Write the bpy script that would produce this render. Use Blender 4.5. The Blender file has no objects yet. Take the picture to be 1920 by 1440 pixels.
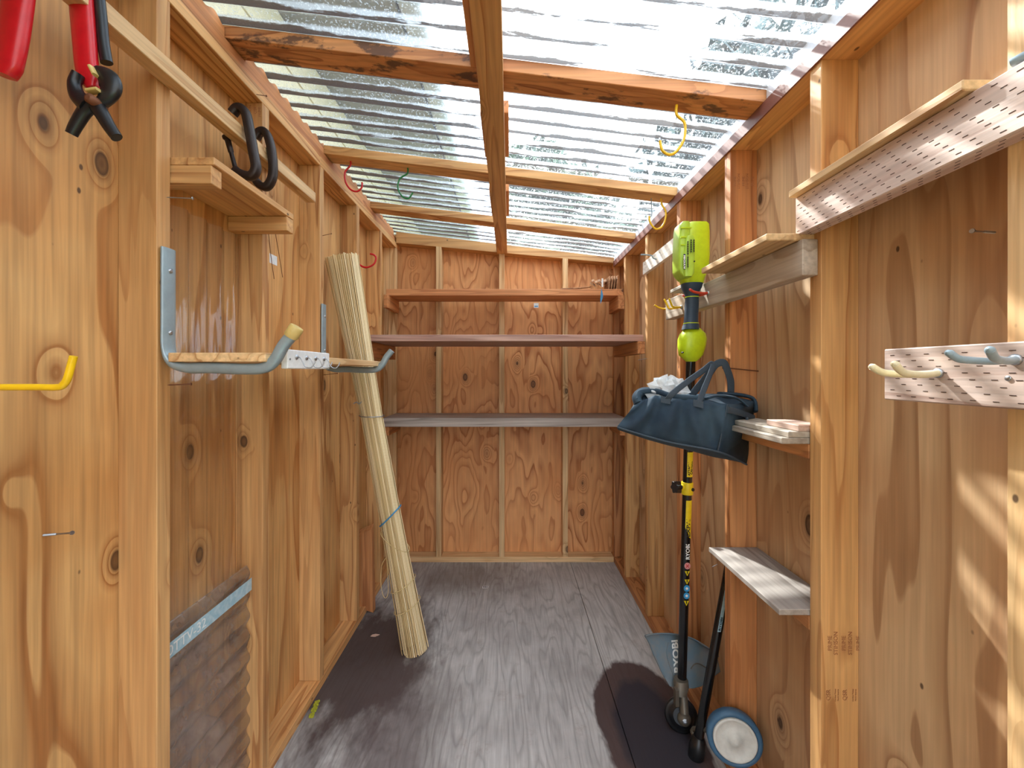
import bpy, bmesh, math, random
from mathutils import Vector, Matrix, Euler
random.seed(11)
C = bpy.context.scene.collection
H = 1.355                      # eye height
F, CX, CY = 780.0, 956.0, 696.0   # focal length and vanishing point used while measuring the photograph
# ------------------------------------------------------------------ camera
cam = bpy.data.cameras.new('camera'); co = bpy.data.objects.new('camera', cam); C.objects.link(co)
co.location = (0, 0, H); co.rotation_euler = (math.pi/2, 0, 0)
cam.sensor_width = 36; cam.lens = F/1920*36; cam.shift_x = 4/1920; cam.shift_y = -24/1920
cam.clip_start = 0.02; cam.clip_end = 200
bpy.context.scene.camera = co
# ------------------------------------------------------------------ sky, sun, exposure
w = bpy.data.worlds.new('sky'); bpy.context.scene.world = w; w.use_nodes = True
wn = w.node_tree; wn.nodes.clear()
wo = wn.nodes.new('ShaderNodeOutputWorld'); wb = wn.nodes.new('ShaderNodeBackground')
tcw = wn.nodes.new('ShaderNodeTexCoord'); nzw = wn.nodes.new('ShaderNodeTexNoise'); rw = wn.nodes.new('ShaderNodeValToRGB')
nzw.inputs['Scale'].default_value = 2.2; nzw.inputs['Detail'].default_value = 4
wn.links.new(tcw.outputs['Generated'], nzw.inputs['Vector']); wn.links.new(nzw.outputs['Fac'], rw.inputs['Fac'])
rw.color_ramp.elements[0].position = .35; rw.color_ramp.elements[0].color = (.60, .78, 1, 1)
rw.color_ramp.elements[1].position = .6; rw.color_ramp.elements[1].color = (1, 1, 1, 1)
wn.links.new(rw.outputs['Color'], wb.inputs['Color']); wb.inputs['Strength'].default_value = 2.6
wn.links.new(wb.outputs['Background'], wo.inputs['Surface'])
sun = bpy.data.lights.new('sun', 'SUN'); so = bpy.data.objects.new('sun', sun); C.objects.link(so)
sun.energy = 7; sun.angle = math.radians(1.2); sun.color = (1, .95, .88)
so.rotation_euler = Vector((1, -2.5, -2.5)).to_track_quat('-Z', 'Y').to_euler(); so.location = (-2, 5, 7)
vs = bpy.context.scene.view_settings
vs.view_transform = 'Standard'; vs.look = 'None'; vs.gamma = 1; vs.exposure = 1.08
try: vs.use_curve_mapping = False
except Exception: pass

# ------------------------------------------------------------------ helpers
def P(px, py, d): return Vector(((px-CX)*d/F, d, H+(CY-py)*d/F))
def lin(c):
    r = []
    for v in c[:3]:
        v = v/255.
        r.append(v/12.92 if v <= .04045 else ((v+.055)/1.055)**2.4)
    return (*r, 1)
WL = {}                         # world locations
def put(o, loc, parent=None):
    C.objects.link(o); loc = Vector(loc); WL[o.name] = loc
    if parent is not None:
        o.parent = parent; o.location = loc-WL[parent.name]
    else: o.location = loc
def tag(o, label=None, cat=None, group=None, kind=None):
    if label: o['label'] = label
    if cat: o['category'] = cat
    if group: o['group'] = group
    if kind: o['kind'] = kind
    return o
def empty(name, loc, label=None, cat=None, group=None, kind=None):
    o = bpy.data.objects.new(name, None); o.empty_display_size = .05; put(o, loc)
    return tag(o, label, cat, group, kind)
class MB:
    def __init__(s): s.v = []; s.f = []; s.sm = []
    def add(s, vs_, fs, smooth=False):
        b = len(s.v); s.v += [Vector(p) for p in vs_]; s.f += [[i+b for i in f] for f in fs]; s.sm += [smooth]*len(fs); return s
    def box(s, x0, x1, y0, y1, z0, z1):
        return s.add([(x0,y0,z0),(x1,y0,z0),(x1,y1,z0),(x0,y1,z0),(x0,y0,z1),(x1,y0,z1),(x1,y1,z1),(x0,y1,z1)],
                     [(0,3,2,1),(4,5,6,7),(0,1,5,4),(1,2,6,5),(2,3,7,6),(3,0,4,7)])
    def hexa(s, p): return s.add(p, [(0,3,2,1),(4,5,6,7),(0,1,5,4),(1,2,6,5),(2,3,7,6),(3,0,4,7)])
    def obox(s, c, ax, ay, az, hx, hy, hz):
        c = Vector(c); ax = Vector(ax).normalized()*hx; ay = Vector(ay).normalized()*hy; az = Vector(az).normalized()*hz
        return s.hexa([c-ax-ay-az, c+ax-ay-az, c+ax+ay-az, c-ax+ay-az, c-ax-ay+az, c+ax-ay+az, c+ax+ay+az, c-ax+ay+az])
    def loft(s, secs, seg=20, smooth=True, n=2.0, cap=True):
        # secs: (centre, u, v) with u, v half-axis vectors; n = superellipse exponent
        vv = []; ff = []
        for sc in secs:
            c, u, v = Vector(sc[0]), Vector(sc[1]), Vector(sc[2]); nn = sc[3] if len(sc) > 3 else n
            for k in range(seg):
                a = 2*math.pi*k/seg; ca, sa = math.cos(a), math.sin(a)
                x = math.copysign(abs(ca)**(2/nn), ca); y = math.copysign(abs(sa)**(2/nn), sa)
                vv.append(c+u*x+v*y)
        for i in range(len(secs)-1):
            for k in range(seg):
                k2 = (k+1) % seg
                ff.append((i*seg+k, i*seg+k2, (i+1)*seg+k2, (i+1)*seg+k))
        s.add(vv, ff, smooth)
        if cap:
            m = len(secs)-1
            s.add([vv[k] for k in range(seg)][::-1], [tuple(range(seg))]); s.add([vv[m*seg+k] for k in range(seg)], [tuple(range(seg))])
        return s
    def sweep(s, pts, ru, rv=None, up=(0,1,0), seg=10, n=2.0, smooth=True, res=0):
        pts = [Vector(p) for p in pts]
        if res: pts = spline(pts, res)
        m = len(pts); up = Vector(up).normalized(); secs = []
        for i, p in enumerate(pts):
            t = (pts[min(i+1, m-1)]-pts[max(i-1, 0)]).normalized()
            v = up-t*up.dot(t)
            if v.length < 1e-3: v = Vector((1,0,0))-t*t.x
            v.normalize(); u = v.cross(t)
            a = ru(i/(m-1)) if callable(ru) else ru; b = a if rv is None else (rv(i/(m-1)) if callable(rv) else rv)
            secs.append((p, u*a, v*b))
        return s.loft(secs, seg, smooth, n)
    def lathe(s, c, axis, prof, seg=24, smooth=True):
        axis = Vector(axis).normalized(); u = axis.orthogonal().normalized(); v = axis.cross(u); c = Vector(c)
        return s.loft([(c+axis*h, u*max(r, 1e-4), v*max(r, 1e-4)) for h, r in prof], seg, smooth)
    def prism(s, pts, off):
        pts = [Vector(p) for p in pts]; off = Vector(off); k = len(pts)
        return s.add(pts+[p+off for p in pts], [tuple(range(k))[::-1], tuple(range(k, 2*k))]+[(i, (i+1) % k, k+(i+1) % k, k+i) for i in range(k)])
    def build(s, name, mat, parent=None, loc=None, bevel=0, label=None, cat=None, group=None, kind=None):
        if loc is None:
            lo = [min(p[i] for p in s.v) for i in range(3)]; hi = [max(p[i] for p in s.v) for i in range(3)]
            loc = Vector(((lo[0]+hi[0])/2, (lo[1]+hi[1])/2, (lo[2]+hi[2])/2))
        loc = Vector(loc)
        me = bpy.data.meshes.new(name); me.from_pydata([p-loc for p in s.v], [], s.f)
        me.polygons.foreach_set('use_smooth', s.sm); me.update()
        bm = bmesh.new(); bm.from_mesh(me); bmesh.ops.recalc_face_normals(bm, faces=bm.faces)
        if bevel: bmesh.ops.bevel(bm, geom=list(bm.edges), offset=bevel, segments=1, affect='EDGES')
        bm.to_mesh(me); bm.free(); me.materials.append(mat)
        o = bpy.data.objects.new(name, me); put(o, loc, parent)
        return tag(o, label, cat, group, kind)
def spline(pts, res):
    out = []; n = len(pts)
    for i in range(n-1):
        p0, p1, p2, p3 = pts[max(i-1,0)], pts[i], pts[i+1], pts[min(i+2,n-1)]
        for k in range(res):
            t = k/res
            out.append(.5*((2*p1)+(p2-p0)*t+(2*p0-5*p1+4*p2-p3)*t*t+(3*p1-p0-3*p2+p3)*t**3))
    out.append(pts[-1]); return out
def text(s, size, mat, origin, ax, up, parent, name='lettering', bold=0.0, align='LEFT', ext=.0002, sx=1.0, pull=.0006):
    cu = bpy.data.curves.new(name, 'FONT'); cu.body = s; cu.size = size; cu.align_x = align; cu.align_y = 'CENTER'
    cu.offset = bold; cu.extrude = ext; cu.resolution_u = 3
    ob = bpy.data.objects.new(name, cu); C.objects.link(ob)
    dg = bpy.context.evaluated_depsgraph_get(); me = bpy.data.meshes.new_from_object(ob.evaluated_get(dg))
    bpy.data.objects.remove(ob); bpy.data.curves.remove(cu)
    ax = Vector(ax).normalized(); up = Vector(up).normalized(); nz = ax.cross(up)
    origin = Vector(origin)+nz*pull
    for v in me.vertices: v.co = ax*(v.co.x*sx)+up*v.co.y+nz*v.co.z
    me.materials.clear(); me.materials.append(mat)
    o = bpy.data.objects.new(name, me); put(o, origin, parent); return o

# ------------------------------------------------------------------ materials
def N(nt, t, **k):
    n = nt.nodes.new(t)
    for a, b in k.items(): setattr(n, a, b)
    return n
def math_n(nt, op, a, b=None, c=None):
    n = N(nt, 'ShaderNodeMath', operation=op)
    for i, x in enumerate((a, b, c)):
        if x is None: continue
        if isinstance(x, (int, float)): n.inputs[i].default_value = x
        else: nt.links.new(x, n.inputs[i])
    return n.outputs[0]
def mixc(nt, f, a, b, bt='MIX'):
    n = N(nt, 'ShaderNodeMix', data_type='RGBA', blend_type=bt)
    for i, x in ((0, f), (6, a), (7, b)):
        if isinstance(x, (int, float, tuple)): n.inputs[i].default_value = x
        else: nt.links.new(x, n.inputs[i])
    return n.outputs[2]
def ramp(nt, f, els):
    n = N(nt, 'ShaderNodeValToRGB'); nt.links.new(f, n.inputs[0]); r = n.color_ramp
    while len(r.elements) < len(els): r.elements.new(.5)
    for e, (p, c) in zip(r.elements, els):
        e.position = p; e.color = c if isinstance(c, tuple) else (c, c, c, 1)
    return n.outputs[0]
def noise(nt, vec, scale, detail=2, rough=.5, dist=0):
    n = N(nt, 'ShaderNodeTexNoise'); nt.links.new(vec, n.inputs['Vector'])
    n.inputs['Scale'].default_value = scale; n.inputs['Detail'].default_value = detail
    n.inputs['Roughness'].default_value = rough; n.inputs['Distortion'].default_value = dist
    return n.outputs['Fac']
def scalev(nt, vec, s):
    n = N(nt, 'ShaderNodeVectorMath', operation='MULTIPLY'); nt.links.new(vec, n.inputs[0]); n.inputs[1].default_value = s; return n.outputs[0]
def newmat(name):
    m = bpy.data.materials.new(name); m.use_nodes = True; nt = m.node_tree; nt.nodes.clear()
    out = N(nt, 'ShaderNodeOutputMaterial'); b = N(nt, 'ShaderNodeBsdfPrincipled'); nt.links.new(b.outputs[0], out.inputs[0])
    return m, nt, b, out
def randvec(nt, amt=37.):
    tc = N(nt, 'ShaderNodeTexCoord'); oi = N(nt, 'ShaderNodeObjectInfo')
    r = math_n(nt, 'MULTIPLY', oi.outputs['Random'], amt)
    cx_ = N(nt, 'ShaderNodeCombineXYZ')
    for i in range(3): nt.links.new(r, cx_.inputs[i])
    a = N(nt, 'ShaderNodeVectorMath', operation='ADD'); nt.links.new(tc.outputs['Object'], a.inputs[0]); nt.links.new(cx_.outputs[0], a.inputs[1])
    return a.outputs[0], oi.outputs['Random'], tc.outputs['Object']
WC = {}
def wood(c1, c2, axis='Z', c3=None, ns=9, ring=8, st=.09, knots=.55, kscale=7, mottle=.5, fib=.5, bump=.25, rough=.62, var=.12, key=''):
    k = (c1, c2, axis, c3, ns, ring, st, knots, kscale, mottle, fib, key)
    if k in WC: return WC[k]
    m, nt, b, out = newmat('wood_'+key); L = nt.links
    vec, rnd, obj = randvec(nt)
    ai = 'XYZ'.index(axis)
    s = [1., 1., 1.]; s[ai] = st; v = scalev(nt, vec, tuple(s))
    # knots: elongated cells, only some of them carry a knot
    ks = [1., 1., 1.]; ks[ai] = .6; kv = scalev(nt, vec, tuple(ks))
    vo = N(nt, 'ShaderNodeTexVoronoi'); L.new(kv, vo.inputs['Vector']); vo.inputs['Scale'].default_value = kscale
    sep = N(nt, 'ShaderNodeSeparateColor'); L.new(vo.outputs['Color'], sep.inputs[0])
    has = math_n(nt, 'GREATER_THAN', sep.outputs[0], 1-knots)
    kd = vo.outputs['Distance']
    e = math_n(nt, 'MULTIPLY', math_n(nt, 'MULTIPLY', kd, kd), -32.)
    fld = math_n(nt, 'MULTIPLY', math_n(nt, 'EXPONENT', e), has)
    n1 = noise(nt, v, ns, 2.5, .45)
    tot = math_n(nt, 'ADD', n1, math_n(nt, 'MULTIPLY', fld, .38))
    fr = math_n(nt, 'FRACT', math_n(nt, 'MULTIPLY', tot, float(ring)))
    late = ramp(nt, fr, [(0, .15), (.35, 0.), (.75, .5), (.9, 1.), (.97, .9), (1., .15)])
    fs = [95., 95., 95.]; fs[ai] = 3.; fibv = noise(nt, scalev(nt, vec, tuple(fs)), 1., 2, .6)
    big = noise(nt, scalev(nt, vec, (1, 1, 1)), 2.3, 3, .55)
    strong = noise(nt, v, ns*.6, 1, .5)          # grain contrast varies across the board
    f1 = math_n(nt, 'MULTIPLY', late, ramp(nt, strong, [(.3, .4), (.62, 1.)]))
    col = mixc(nt, f1, lin(c1), lin(c2))
    c3 = c3 or tuple(int(x*.82) for x in c1)
    col = mixc(nt, math_n(nt, 'MULTIPLY', ramp(nt, big, [(.42, 0.), (.68, 1.)]), mottle), col, lin(c3))
    fc = ramp(nt, fibv, [(.32, 1-.5*fib), (.66, 1+.0)])
    col = mixc(nt, 1., col, fc, 'MULTIPLY')
    kn = ramp(nt, math_n(nt, 'ADD', kd, math_n(nt, 'MULTIPLY', math_n(nt, 'SUBTRACT', 1., has), 2.)), [(.0, .9), (.05, .75), (.085, 1.), (.105, .25), (.2, 0.)])
    col = mixc(nt, kn, col, lin(tuple(int(x*.5) for x in c2)))
    pin = N(nt, 'ShaderNodeTexVoronoi'); L.new(kv, pin.inputs['Vector']); pin.inputs['Scale'].default_value = 21
    sp2 = N(nt, 'ShaderNodeSeparateColor'); L.new(pin.outputs['Color'], sp2.inputs[0])
    pk = ramp(nt, math_n(nt, 'ADD', pin.outputs['Distance'], math_n(nt, 'MULTIPLY', math_n(nt, 'LESS_THAN', sp2.outputs[1], .86), 3.)), [(.06, .85), (.1, 0.)])
    col = mixc(nt, pk, col, lin((60, 34, 22)))
    hs = N(nt, 'ShaderNodeHueSaturation'); L.new(col, hs.inputs['Color'])
    L.new(math_n(nt, 'ADD', math_n(nt, 'MULTIPLY', rnd, var*2), 1.05-var), hs.inputs['Value'])
    hs.inputs['Hue'].default_value = .504; hs.inputs['Saturation'].default_value = 1.0
    L.new(hs.outputs[0], b.inputs['Base Color']); b.inputs['Roughness'].default_value = rough
    bp = N(nt, 'ShaderNodeBump'); bp.inputs['Strength'].default_value = bump; bp.inputs['Distance'].default_value = .002
    L.new(math_n(nt, 'SUBTRACT', fibv, math_n(nt, 'MULTIPLY', f1, .5)), bp.inputs['Height']); L.new(bp.outputs[0], b.inputs['Normal'])
    WC[k] = m; return m
def studm(axis='Z', tone=0):
    pal = {0: ((218, 166, 110), (160, 98, 52), (198, 140, 84)),      # warm fir
           1: ((228, 190, 142), (178, 124, 76), (210, 166, 116)),     # pale
           2: ((212, 144, 92), (146, 80, 42), (186, 116, 68)),        # red fir
           3: ((190, 180, 166), (136, 122, 108), (164, 150, 138)),    # weathered grey
           4: ((214, 186, 172), (176, 138, 122), (196, 164, 152))}[tone]   # pinkish treated
    return wood(pal[0], pal[1], axis, pal[2], ns=11, ring=7, st=.06, knots=.35, kscale=7, key='lumber%d%s' % (tone, axis))
PLY_L = wood((222, 170, 110), (168, 106, 56), 'Z', (198, 134, 74), ns=3.0, ring=8, st=.17, knots=.6, kscale=5.8, mottle=.7, fib=.55, key='ply_left')
PLY_B = wood((226, 162, 108), (170, 96, 48), 'Z', (206, 134, 80), ns=4.2, ring=15, st=.28, knots=.5, kscale=5.5, mottle=.7, fib=.3, key='ply_back')
PLY_R = wood((222, 186, 146), (138, 86, 50), 'Z', (194, 146, 106), ns=3.4, ring=12, st=.14, knots=.45, kscale=5.2, mottle=.75, fib=.35, key='ply_right')
def plain(name, c, rough=.5, metal=0, bump=0, bscale=60, spec=None, var=0, c2=None, alpha=None):
    m, nt, b, out = newmat(name)
    b.inputs['Roughness'].default_value = rough; b.inputs['Metallic'].default_value = metal
    tc = N(nt, 'ShaderNodeTexCoord'); nz = noise(nt, tc.outputs['Object'], bscale, 3, .6)
    c2 = c2 or tuple(int(x*.95) for x in c)
    nt.links.new(mixc(nt, ramp(nt, nz, [(.4, 0.), (.68, 1.)]), lin(c), lin(c2)), b.inputs['Base Color'])
    if bump:
        bp = N(nt, 'ShaderNodeBump'); bp.inputs['Strength'].default_value = bump; bp.inputs['Distance'].default_value = .002
        nt.links.new(nz, bp.inputs['Height']); nt.links.new(bp.outputs[0], b.inputs['Normal'])
    return m
M = dict(
 yellow=plain('yellow_vinyl', (236, 190, 20), .35), red=plain('red_vinyl', (200, 24, 34), .3), green=plain('green_vinyl', (22, 120, 60), .35),
 orange_red=plain('orange_red_vinyl', (214, 72, 50), .35), cream=plain('cream_vinyl', (232, 222, 186), .4), bluegrey=plain('blue_grey_vinyl', (150, 170, 182), .4),
 steel=plain('steel', (170, 172, 176), .35, .9), rust=plain('rusty_steel', (120, 76, 52), .6, .5), black=plain('black_plastic', (22, 23, 26), .35),
 castiron=plain('dark_cast_iron', (52, 42, 38), .42, .5, .3, 120), galv=plain('blue_grey_painted_steel', (150, 168, 176), .38, .35, .1, 40),
 tan=plain('tan_plastic', (206, 180, 110), .5), white=plain('white_paint', (236, 238, 236), .5), lime=plain('lime_plastic', (190, 215, 24), .38),
 lime2=plain('pale_lime_plastic', (178, 212, 70), .4), navy=plain('dark_blue_rubber', (38, 58, 76), .5), tube=plain('black_tube', (16, 17, 20), .22),
 stick_y=plain('yellow_sticker', (232, 208, 20), .5), stick_b=plain('blue_sticker', (50, 150, 205), .5), stick_p=plain('pink_sticker', (220, 150, 150), .5),
 guard=plain('blue_grey_dusty_plastic', (96, 116, 128), .5, 0, .2, 14, c2=(122, 120, 118)), ink=plain('black_ink', (24, 20, 18), .6),
 stamp=plain('faded_stamp_ink', (150, 96, 62), .8, c2=(180, 126, 86)), redbrown=plain('red_brown_flashing', (124, 76, 66), .5), alu=plain('dull_aluminium', (206, 210, 218), .5, .3),
 canvas=plain('navy_canvas', (34, 52, 68), .9, 0, .5, 9, c2=(54, 74, 88)), strap=plain('grey_blue_webbing', (62, 74, 86), .85, 0, .3, 200),
 bluecord=plain('blue_cord', (60, 140, 190), .6), cord=plain('beige_cord', (212, 186, 130), .7), darkgrey=plain('dirty_grey_metal', (112, 104, 92), .5, .5, .3, 60),
 beige=plain('beige_siding', (214, 204, 172), .7), soffit=plain('grey_soffit', (150, 148, 146), .8), gutter=plain('white_gutter', (206, 212, 220), .5),
 paper=plain('paper', (226, 228, 228), .8), slit=plain('incision_dark', (60, 36, 30), .9), grass=plain('lawn', (84, 108, 50), .9, 0, .5, 6, c2=(60, 84, 36)),
 bark=plain('bark', (84, 68, 54), .9, 0, .5, 20), moss=plain('yellow_green_moss', (160, 160, 40), .95, 0, .6, 60), tape=plain('blue_grey_tape', (150, 186, 200), .35, c2=(186, 208, 214)),
 wheelblue=plain('blue_grey_tyre', (64, 104, 136), .45), wheelwhite=plain('white_hub', (216, 216, 210), .4), woodend=plain('green_painted_end', (70, 110, 80), .7))
def bamboo():
    m, nt, b, out = newmat('bamboo'); vec, rnd, obj = randvec(nt)
    gi = N(nt, 'ShaderNodeNewGeometry'); a = math_n(nt, 'ADD', math_n(nt, 'MULTIPLY', gi.outputs['Random Per Island'], .8), math_n(nt, 'MULTIPLY', noise(nt, obj, 6, 2, .6), .2))
    col = ramp(nt, a, [(.05, lin((150, 118, 72))), (.2, lin((206, 178, 126))), (.5, lin((224, 198, 148))), (.9, lin((238, 218, 176)))])
    nt.links.new(col, b.inputs['Base Color']); b.inputs['Roughness'].default_value = .55; return m
M['bamboo'] = bamboo()
def clear_sheet(name, haze=.35, dirt=True, tint=(.90, .97, 1.0), zslope=True):
    """thin corrugated polycarbonate: see-through, rib brightness painted as haze, glossy, with dust and leaf dirt"""
    m = bpy.data.materials.new(name); m.use_nodes = True; nt = m.node_tree; nt.nodes.clear(); L = nt.links
    out = N(nt, 'ShaderNodeOutputMaterial'); tc = N(nt, 'ShaderNodeTexCoord'); geo = N(nt, 'ShaderNodeNewGeometry')
    tr = N(nt, 'ShaderNodeBsdfTransparent'); tr.inputs[0].default_value = (*tint, 1)
    tl = N(nt, 'ShaderNodeBsdfTranslucent'); df = N(nt, 'ShaderNodeBsdfDiffuse'); gl = N(nt, 'ShaderNodeBsdfGlossy')
    tl.inputs[0].default_value = (.50, .56, .60, 1) if dirt else (.9, .9, .92, 1); df.inputs[0].default_value = (.75, .78, .8, 1); gl.inputs['Roughness'].default_value = .08
    lw = N(nt, 'ShaderNodeLayerWeight'); lw.inputs[0].default_value = .5
    a1 = N(nt, 'ShaderNodeMixShader'); a1.inputs[0].default_value = .06
    L.new(tl.outputs[0], a1.inputs[1]); L.new(df.outputs[0], a1.inputs[2])
    pos = geo.outputs['Position']; sx = N(nt, 'ShaderNodeSeparateXYZ'); L.new(pos, sx.inputs[0])
    if dirt:      # brightness of the rib slopes painted as haze: whiter valleys, clearer crests, dust-broken
        ph = math_n(nt, 'SINE', math_n(nt, 'MULTIPLY', sx.outputs['Y'], 2*math.pi/RIB))
        val = math_n(nt, 'ADD', math_n(nt, 'MULTIPLY', ph, -.5), .5)
        dust = noise(nt, scalev(nt, pos, (3, 10, 3)), 1., 6, .75); spk = noise(nt, pos, 160, 3, .7)
        vv_ = math_n(nt, 'ADD', val, math_n(nt, 'MULTIPLY', math_n(nt, 'SUBTRACT', dust, .5), .5))
        hz = math_n(nt, 'ADD', ramp(nt, vv_, [(.40, .05), (.60, .62)]), ramp(nt, math_n(nt, 'ADD', spk, math_n(nt, 'MULTIPLY', dust, .25)), [(.66, 0.), (.76, .45)]))
    else:
        dust = noise(nt, tc.outputs['Object'], 9, 4, .6); hz = ramp(nt, dust, [(.42, haze*.4), (.66, haze)])
    hz = math_n(nt, 'MINIMUM', hz, .92)
    a2 = N(nt, 'ShaderNodeMixShader'); L.new(hz, a2.inputs[0]); L.new(tr.outputs[0], a2.inputs[1]); L.new(a1.outputs[0], a2.inputs[2])
    dp = N(nt, 'ShaderNodeVectorMath', operation='DOT_PRODUCT'); L.new(geo.outputs['Normal'], dp.inputs[0]); L.new(geo.outputs['Incoming'], dp.inputs[1])
    fr = math_n(nt, 'ADD', math_n(nt, 'MULTIPLY', math_n(nt, 'POWER', math_n(nt, 'SUBTRACT', 1., math_n(nt, 'ABSOLUTE', dp.outputs['Value'])), 4.), .6), .05)
    a3 = N(nt, 'ShaderNodeMixShader'); L.new(fr, a3.inputs[0]); L.new(a2.outputs[0], a3.inputs[1]); L.new(gl.outputs[0], a3.inputs[2])
    last = a3.outputs[0]
    if dirt:      # rotted leaf litter lying in the valleys of the sheet, mostly at its high end
        lit = noise(nt, scalev(nt, pos, (5, 40, 5)), 1., 6, .75); pat = noise(nt, pos, 2.3, 2, .5)
        side = ramp(nt, math_n(nt, 'ADD', sx.outputs['X'], 1.), [(.12, .30), (.45, .10), (.75, -.12), (1., -.4)])
        tot = math_n(nt, 'ADD', math_n(nt, 'ADD', val, side), math_n(nt, 'MULTIPLY', math_n(nt, 'SUBTRACT', math_n(nt, 'ADD', lit, pat), 1.), 1.1))
        mk = ramp(nt, tot, [(1.02, 0.), (1.0, 0.)]); mk = ramp(nt, math_n(nt, 'MULTIPLY', tot, .8), [(.66, 0.), (.74, .9)])
        dd = N(nt, 'ShaderNodeBsdfDiffuse'); dd.inputs[0].default_value = lin((110, 86, 64))
        a4 = N(nt, 'ShaderNodeMixShader'); L.new(mk, a4.inputs[0]); L.new(last, a4.inputs[1]); L.new(dd.outputs[0], a4.inputs[2])
        last = a4.outputs[0]
    L.new(last, out.inputs[0]); return m
RIB = .076
M['roof'] = clear_sheet('corrugated_clear_roofing', .5, True)
M['clear'] = clear_sheet('clear_plastic', .03, False, tint=(.99, .99, .99))
M['film'] = clear_sheet('hazy_plastic', .5, False, tint=(.98, .98, .99))
def floor_mat():
    m, nt, b, out = newmat('weathered_floor_plywood'); L = nt.links
    geo = N(nt, 'ShaderNodeNewGeometry'); pos = geo.outputs['Position']
    v = scalev(nt, pos, (1, .16, 1)); n1 = noise(nt, v, 5.5, 2.5, .5)
    fr = math_n(nt, 'FRACT', math_n(nt, 'MULTIPLY', n1, 17.))
    late = ramp(nt, fr, [(0, .2), (.5, 0.), (.85, .8), (1., .2)])
    fib = noise(nt, scalev(nt, pos, (120, 5, 120)), 1., 3, .65)
    big = noise(nt, pos, 3.0, 5, .6); pat = noise(nt, pos, 9., 5, .7)
    col = mixc(nt, math_n(nt, 'MULTIPLY', late, .55), lin((200, 198, 196)), lin((112, 106, 104)))
    col = mixc(nt, ramp(nt, big, [(.4, 0.), (.7, .75)]), col, lin((156, 152, 150)))
    col = mixc(nt, ramp(nt, pat, [(.58, 0.), (.75, .4)]), col, lin((134, 110, 96)))
    col = mixc(nt, 1., col, ramp(nt, fib, [(.3, .78), (.65, 1.04)]), 'MULTIPLY')
    sx = N(nt, 'ShaderNodeSeparateXYZ'); L.new(pos, sx.inputs[0]); X, Y = sx.outputs[0], sx.outputs[1]
    ed = noise(nt, scalev(nt, pos, (1, .45, 1)), 9., 4, .65)
    def blob(cx_, cy_, rx, ry, soft0, soft1, wob):
        dx = math_n(nt, 'DIVIDE', math_n(nt, 'SUBTRACT', X, cx_), rx); dy = math_n(nt, 'DIVIDE', math_n(nt, 'SUBTRACT', Y, cy_), ry)
        d = math_n(nt, 'SQRT', math_n(nt, 'ADD', math_n(nt, 'MULTIPLY', dx, dx), math_n(nt, 'MULTIPLY', dy, dy)))
        d = math_n(nt, 'ADD', d, math_n(nt, 'MULTIPLY', math_n(nt, 'SUBTRACT', ed, .5), wob))
        return ramp(nt, d, [(soft0, 1.), (soft1, 0.)])
    # damp brown stain along the left wall, dark oil stain by the right wall, browner patch at the back
    col = mixc(nt, math_n(nt, 'MULTIPLY', blob(-.66, 1.95, .34, .62, .55, 1.0, 1.1), .93), col, lin((62, 46, 44)))
    col = mixc(nt, math_n(nt, 'MULTIPLY', blob(-.42, 1.55, .26, .5, .3, 1.0, 1.0), .7), col, lin((84, 70, 70)))
    col = mixc(nt, math_n(nt, 'MULTIPLY', blob(-.3, 2.75, .5, .35, .3, 1.0, 1.3), .6), col, lin((104, 90, 80)))
    col = mixc(nt, math_n(nt, 'MULTIPLY', blob(.53, 1.60, .20, .36, .93, 1.0, .35), .95), col, lin((66, 44, 42)))
    col = mixc(nt, math_n(nt, 'MULTIPLY', blob(.54, 1.56, .15, .29, .8, 1.0, .5), .9), col, lin((36, 34, 44)))
    L.new(col, b.inputs['Base Color']); b.inputs['Roughness'].default_value = .7
    bp = N(nt, 'ShaderNodeBump'); bp.inputs['Strength'].default_value = .3; bp.inputs['Distance'].default_value = .003
    L.new(fib, bp.inputs['Height']); L.new(bp.outputs[0], b.inputs['Normal']); return m
M['floor'] = floor_mat()
def rafter_mat():
    """red fir rafter with patches of dark mould"""
    m = studm('X', 2).copy(); m.name = 'mould_stained_rafter'; nt = m.node_tree
    b = [n for n in nt.nodes if n.type == 'BSDF_PRINCIPLED'][0]; src = b.inputs['Base Color'].links[0].from_socket
    geo = N(nt, 'ShaderNodeNewGeometry'); a = noise(nt, scalev(nt, geo.outputs['Position'], (7, 14, 14)), 1., 5, .65)
    sx = N(nt, 'ShaderNodeSeparateXYZ'); nt.links.new(geo.outputs['Position'], sx.inputs[0])
    side = ramp(nt, math_n(nt, 'ADD', sx.outputs[0], 1.), [(.3, .05), (.9, -.1), (1., -.3)])
    mk = ramp(nt, math_n(nt, 'ADD', a, side), [(.58, 0.), (.64, .85)])
    nt.links.new(mixc(nt, mk, src, lin((74, 50, 40))), b.inputs['Base Color']); return m
M['rafter'] = rafter_mat()

# ------------------------------------------------------------------ the setting
XL, XR = -.807, .739; XLo, XRo = XL-.089, XR+.089
YB = 2.95; YBo = YB+.089; Y0 = .10
SW = .038
def zr(x): return .866-.1197*x         # underside of the rafters, above eye height
wl = empty('wall_left', (XL, 1.5, 0), kind='structure'); wr = empty('wall_right', (XR, 1.5, 0), kind='structure')
wk = empty('wall_back', (0, YB, 0), kind='structure'); ce = empty('ceiling', (0, 1.5, H+.9), kind='structure'); fl = empty('floor', (0, 1.5, 0), kind='structure')
def bx(name, x0, x1, y0, y1, z0, z1, mat, par, bev=.0015, **k): return MB().box(x0, x1, y0, y1, z0, z1).build(name, mat, par, bevel=bev, **k)
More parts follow.
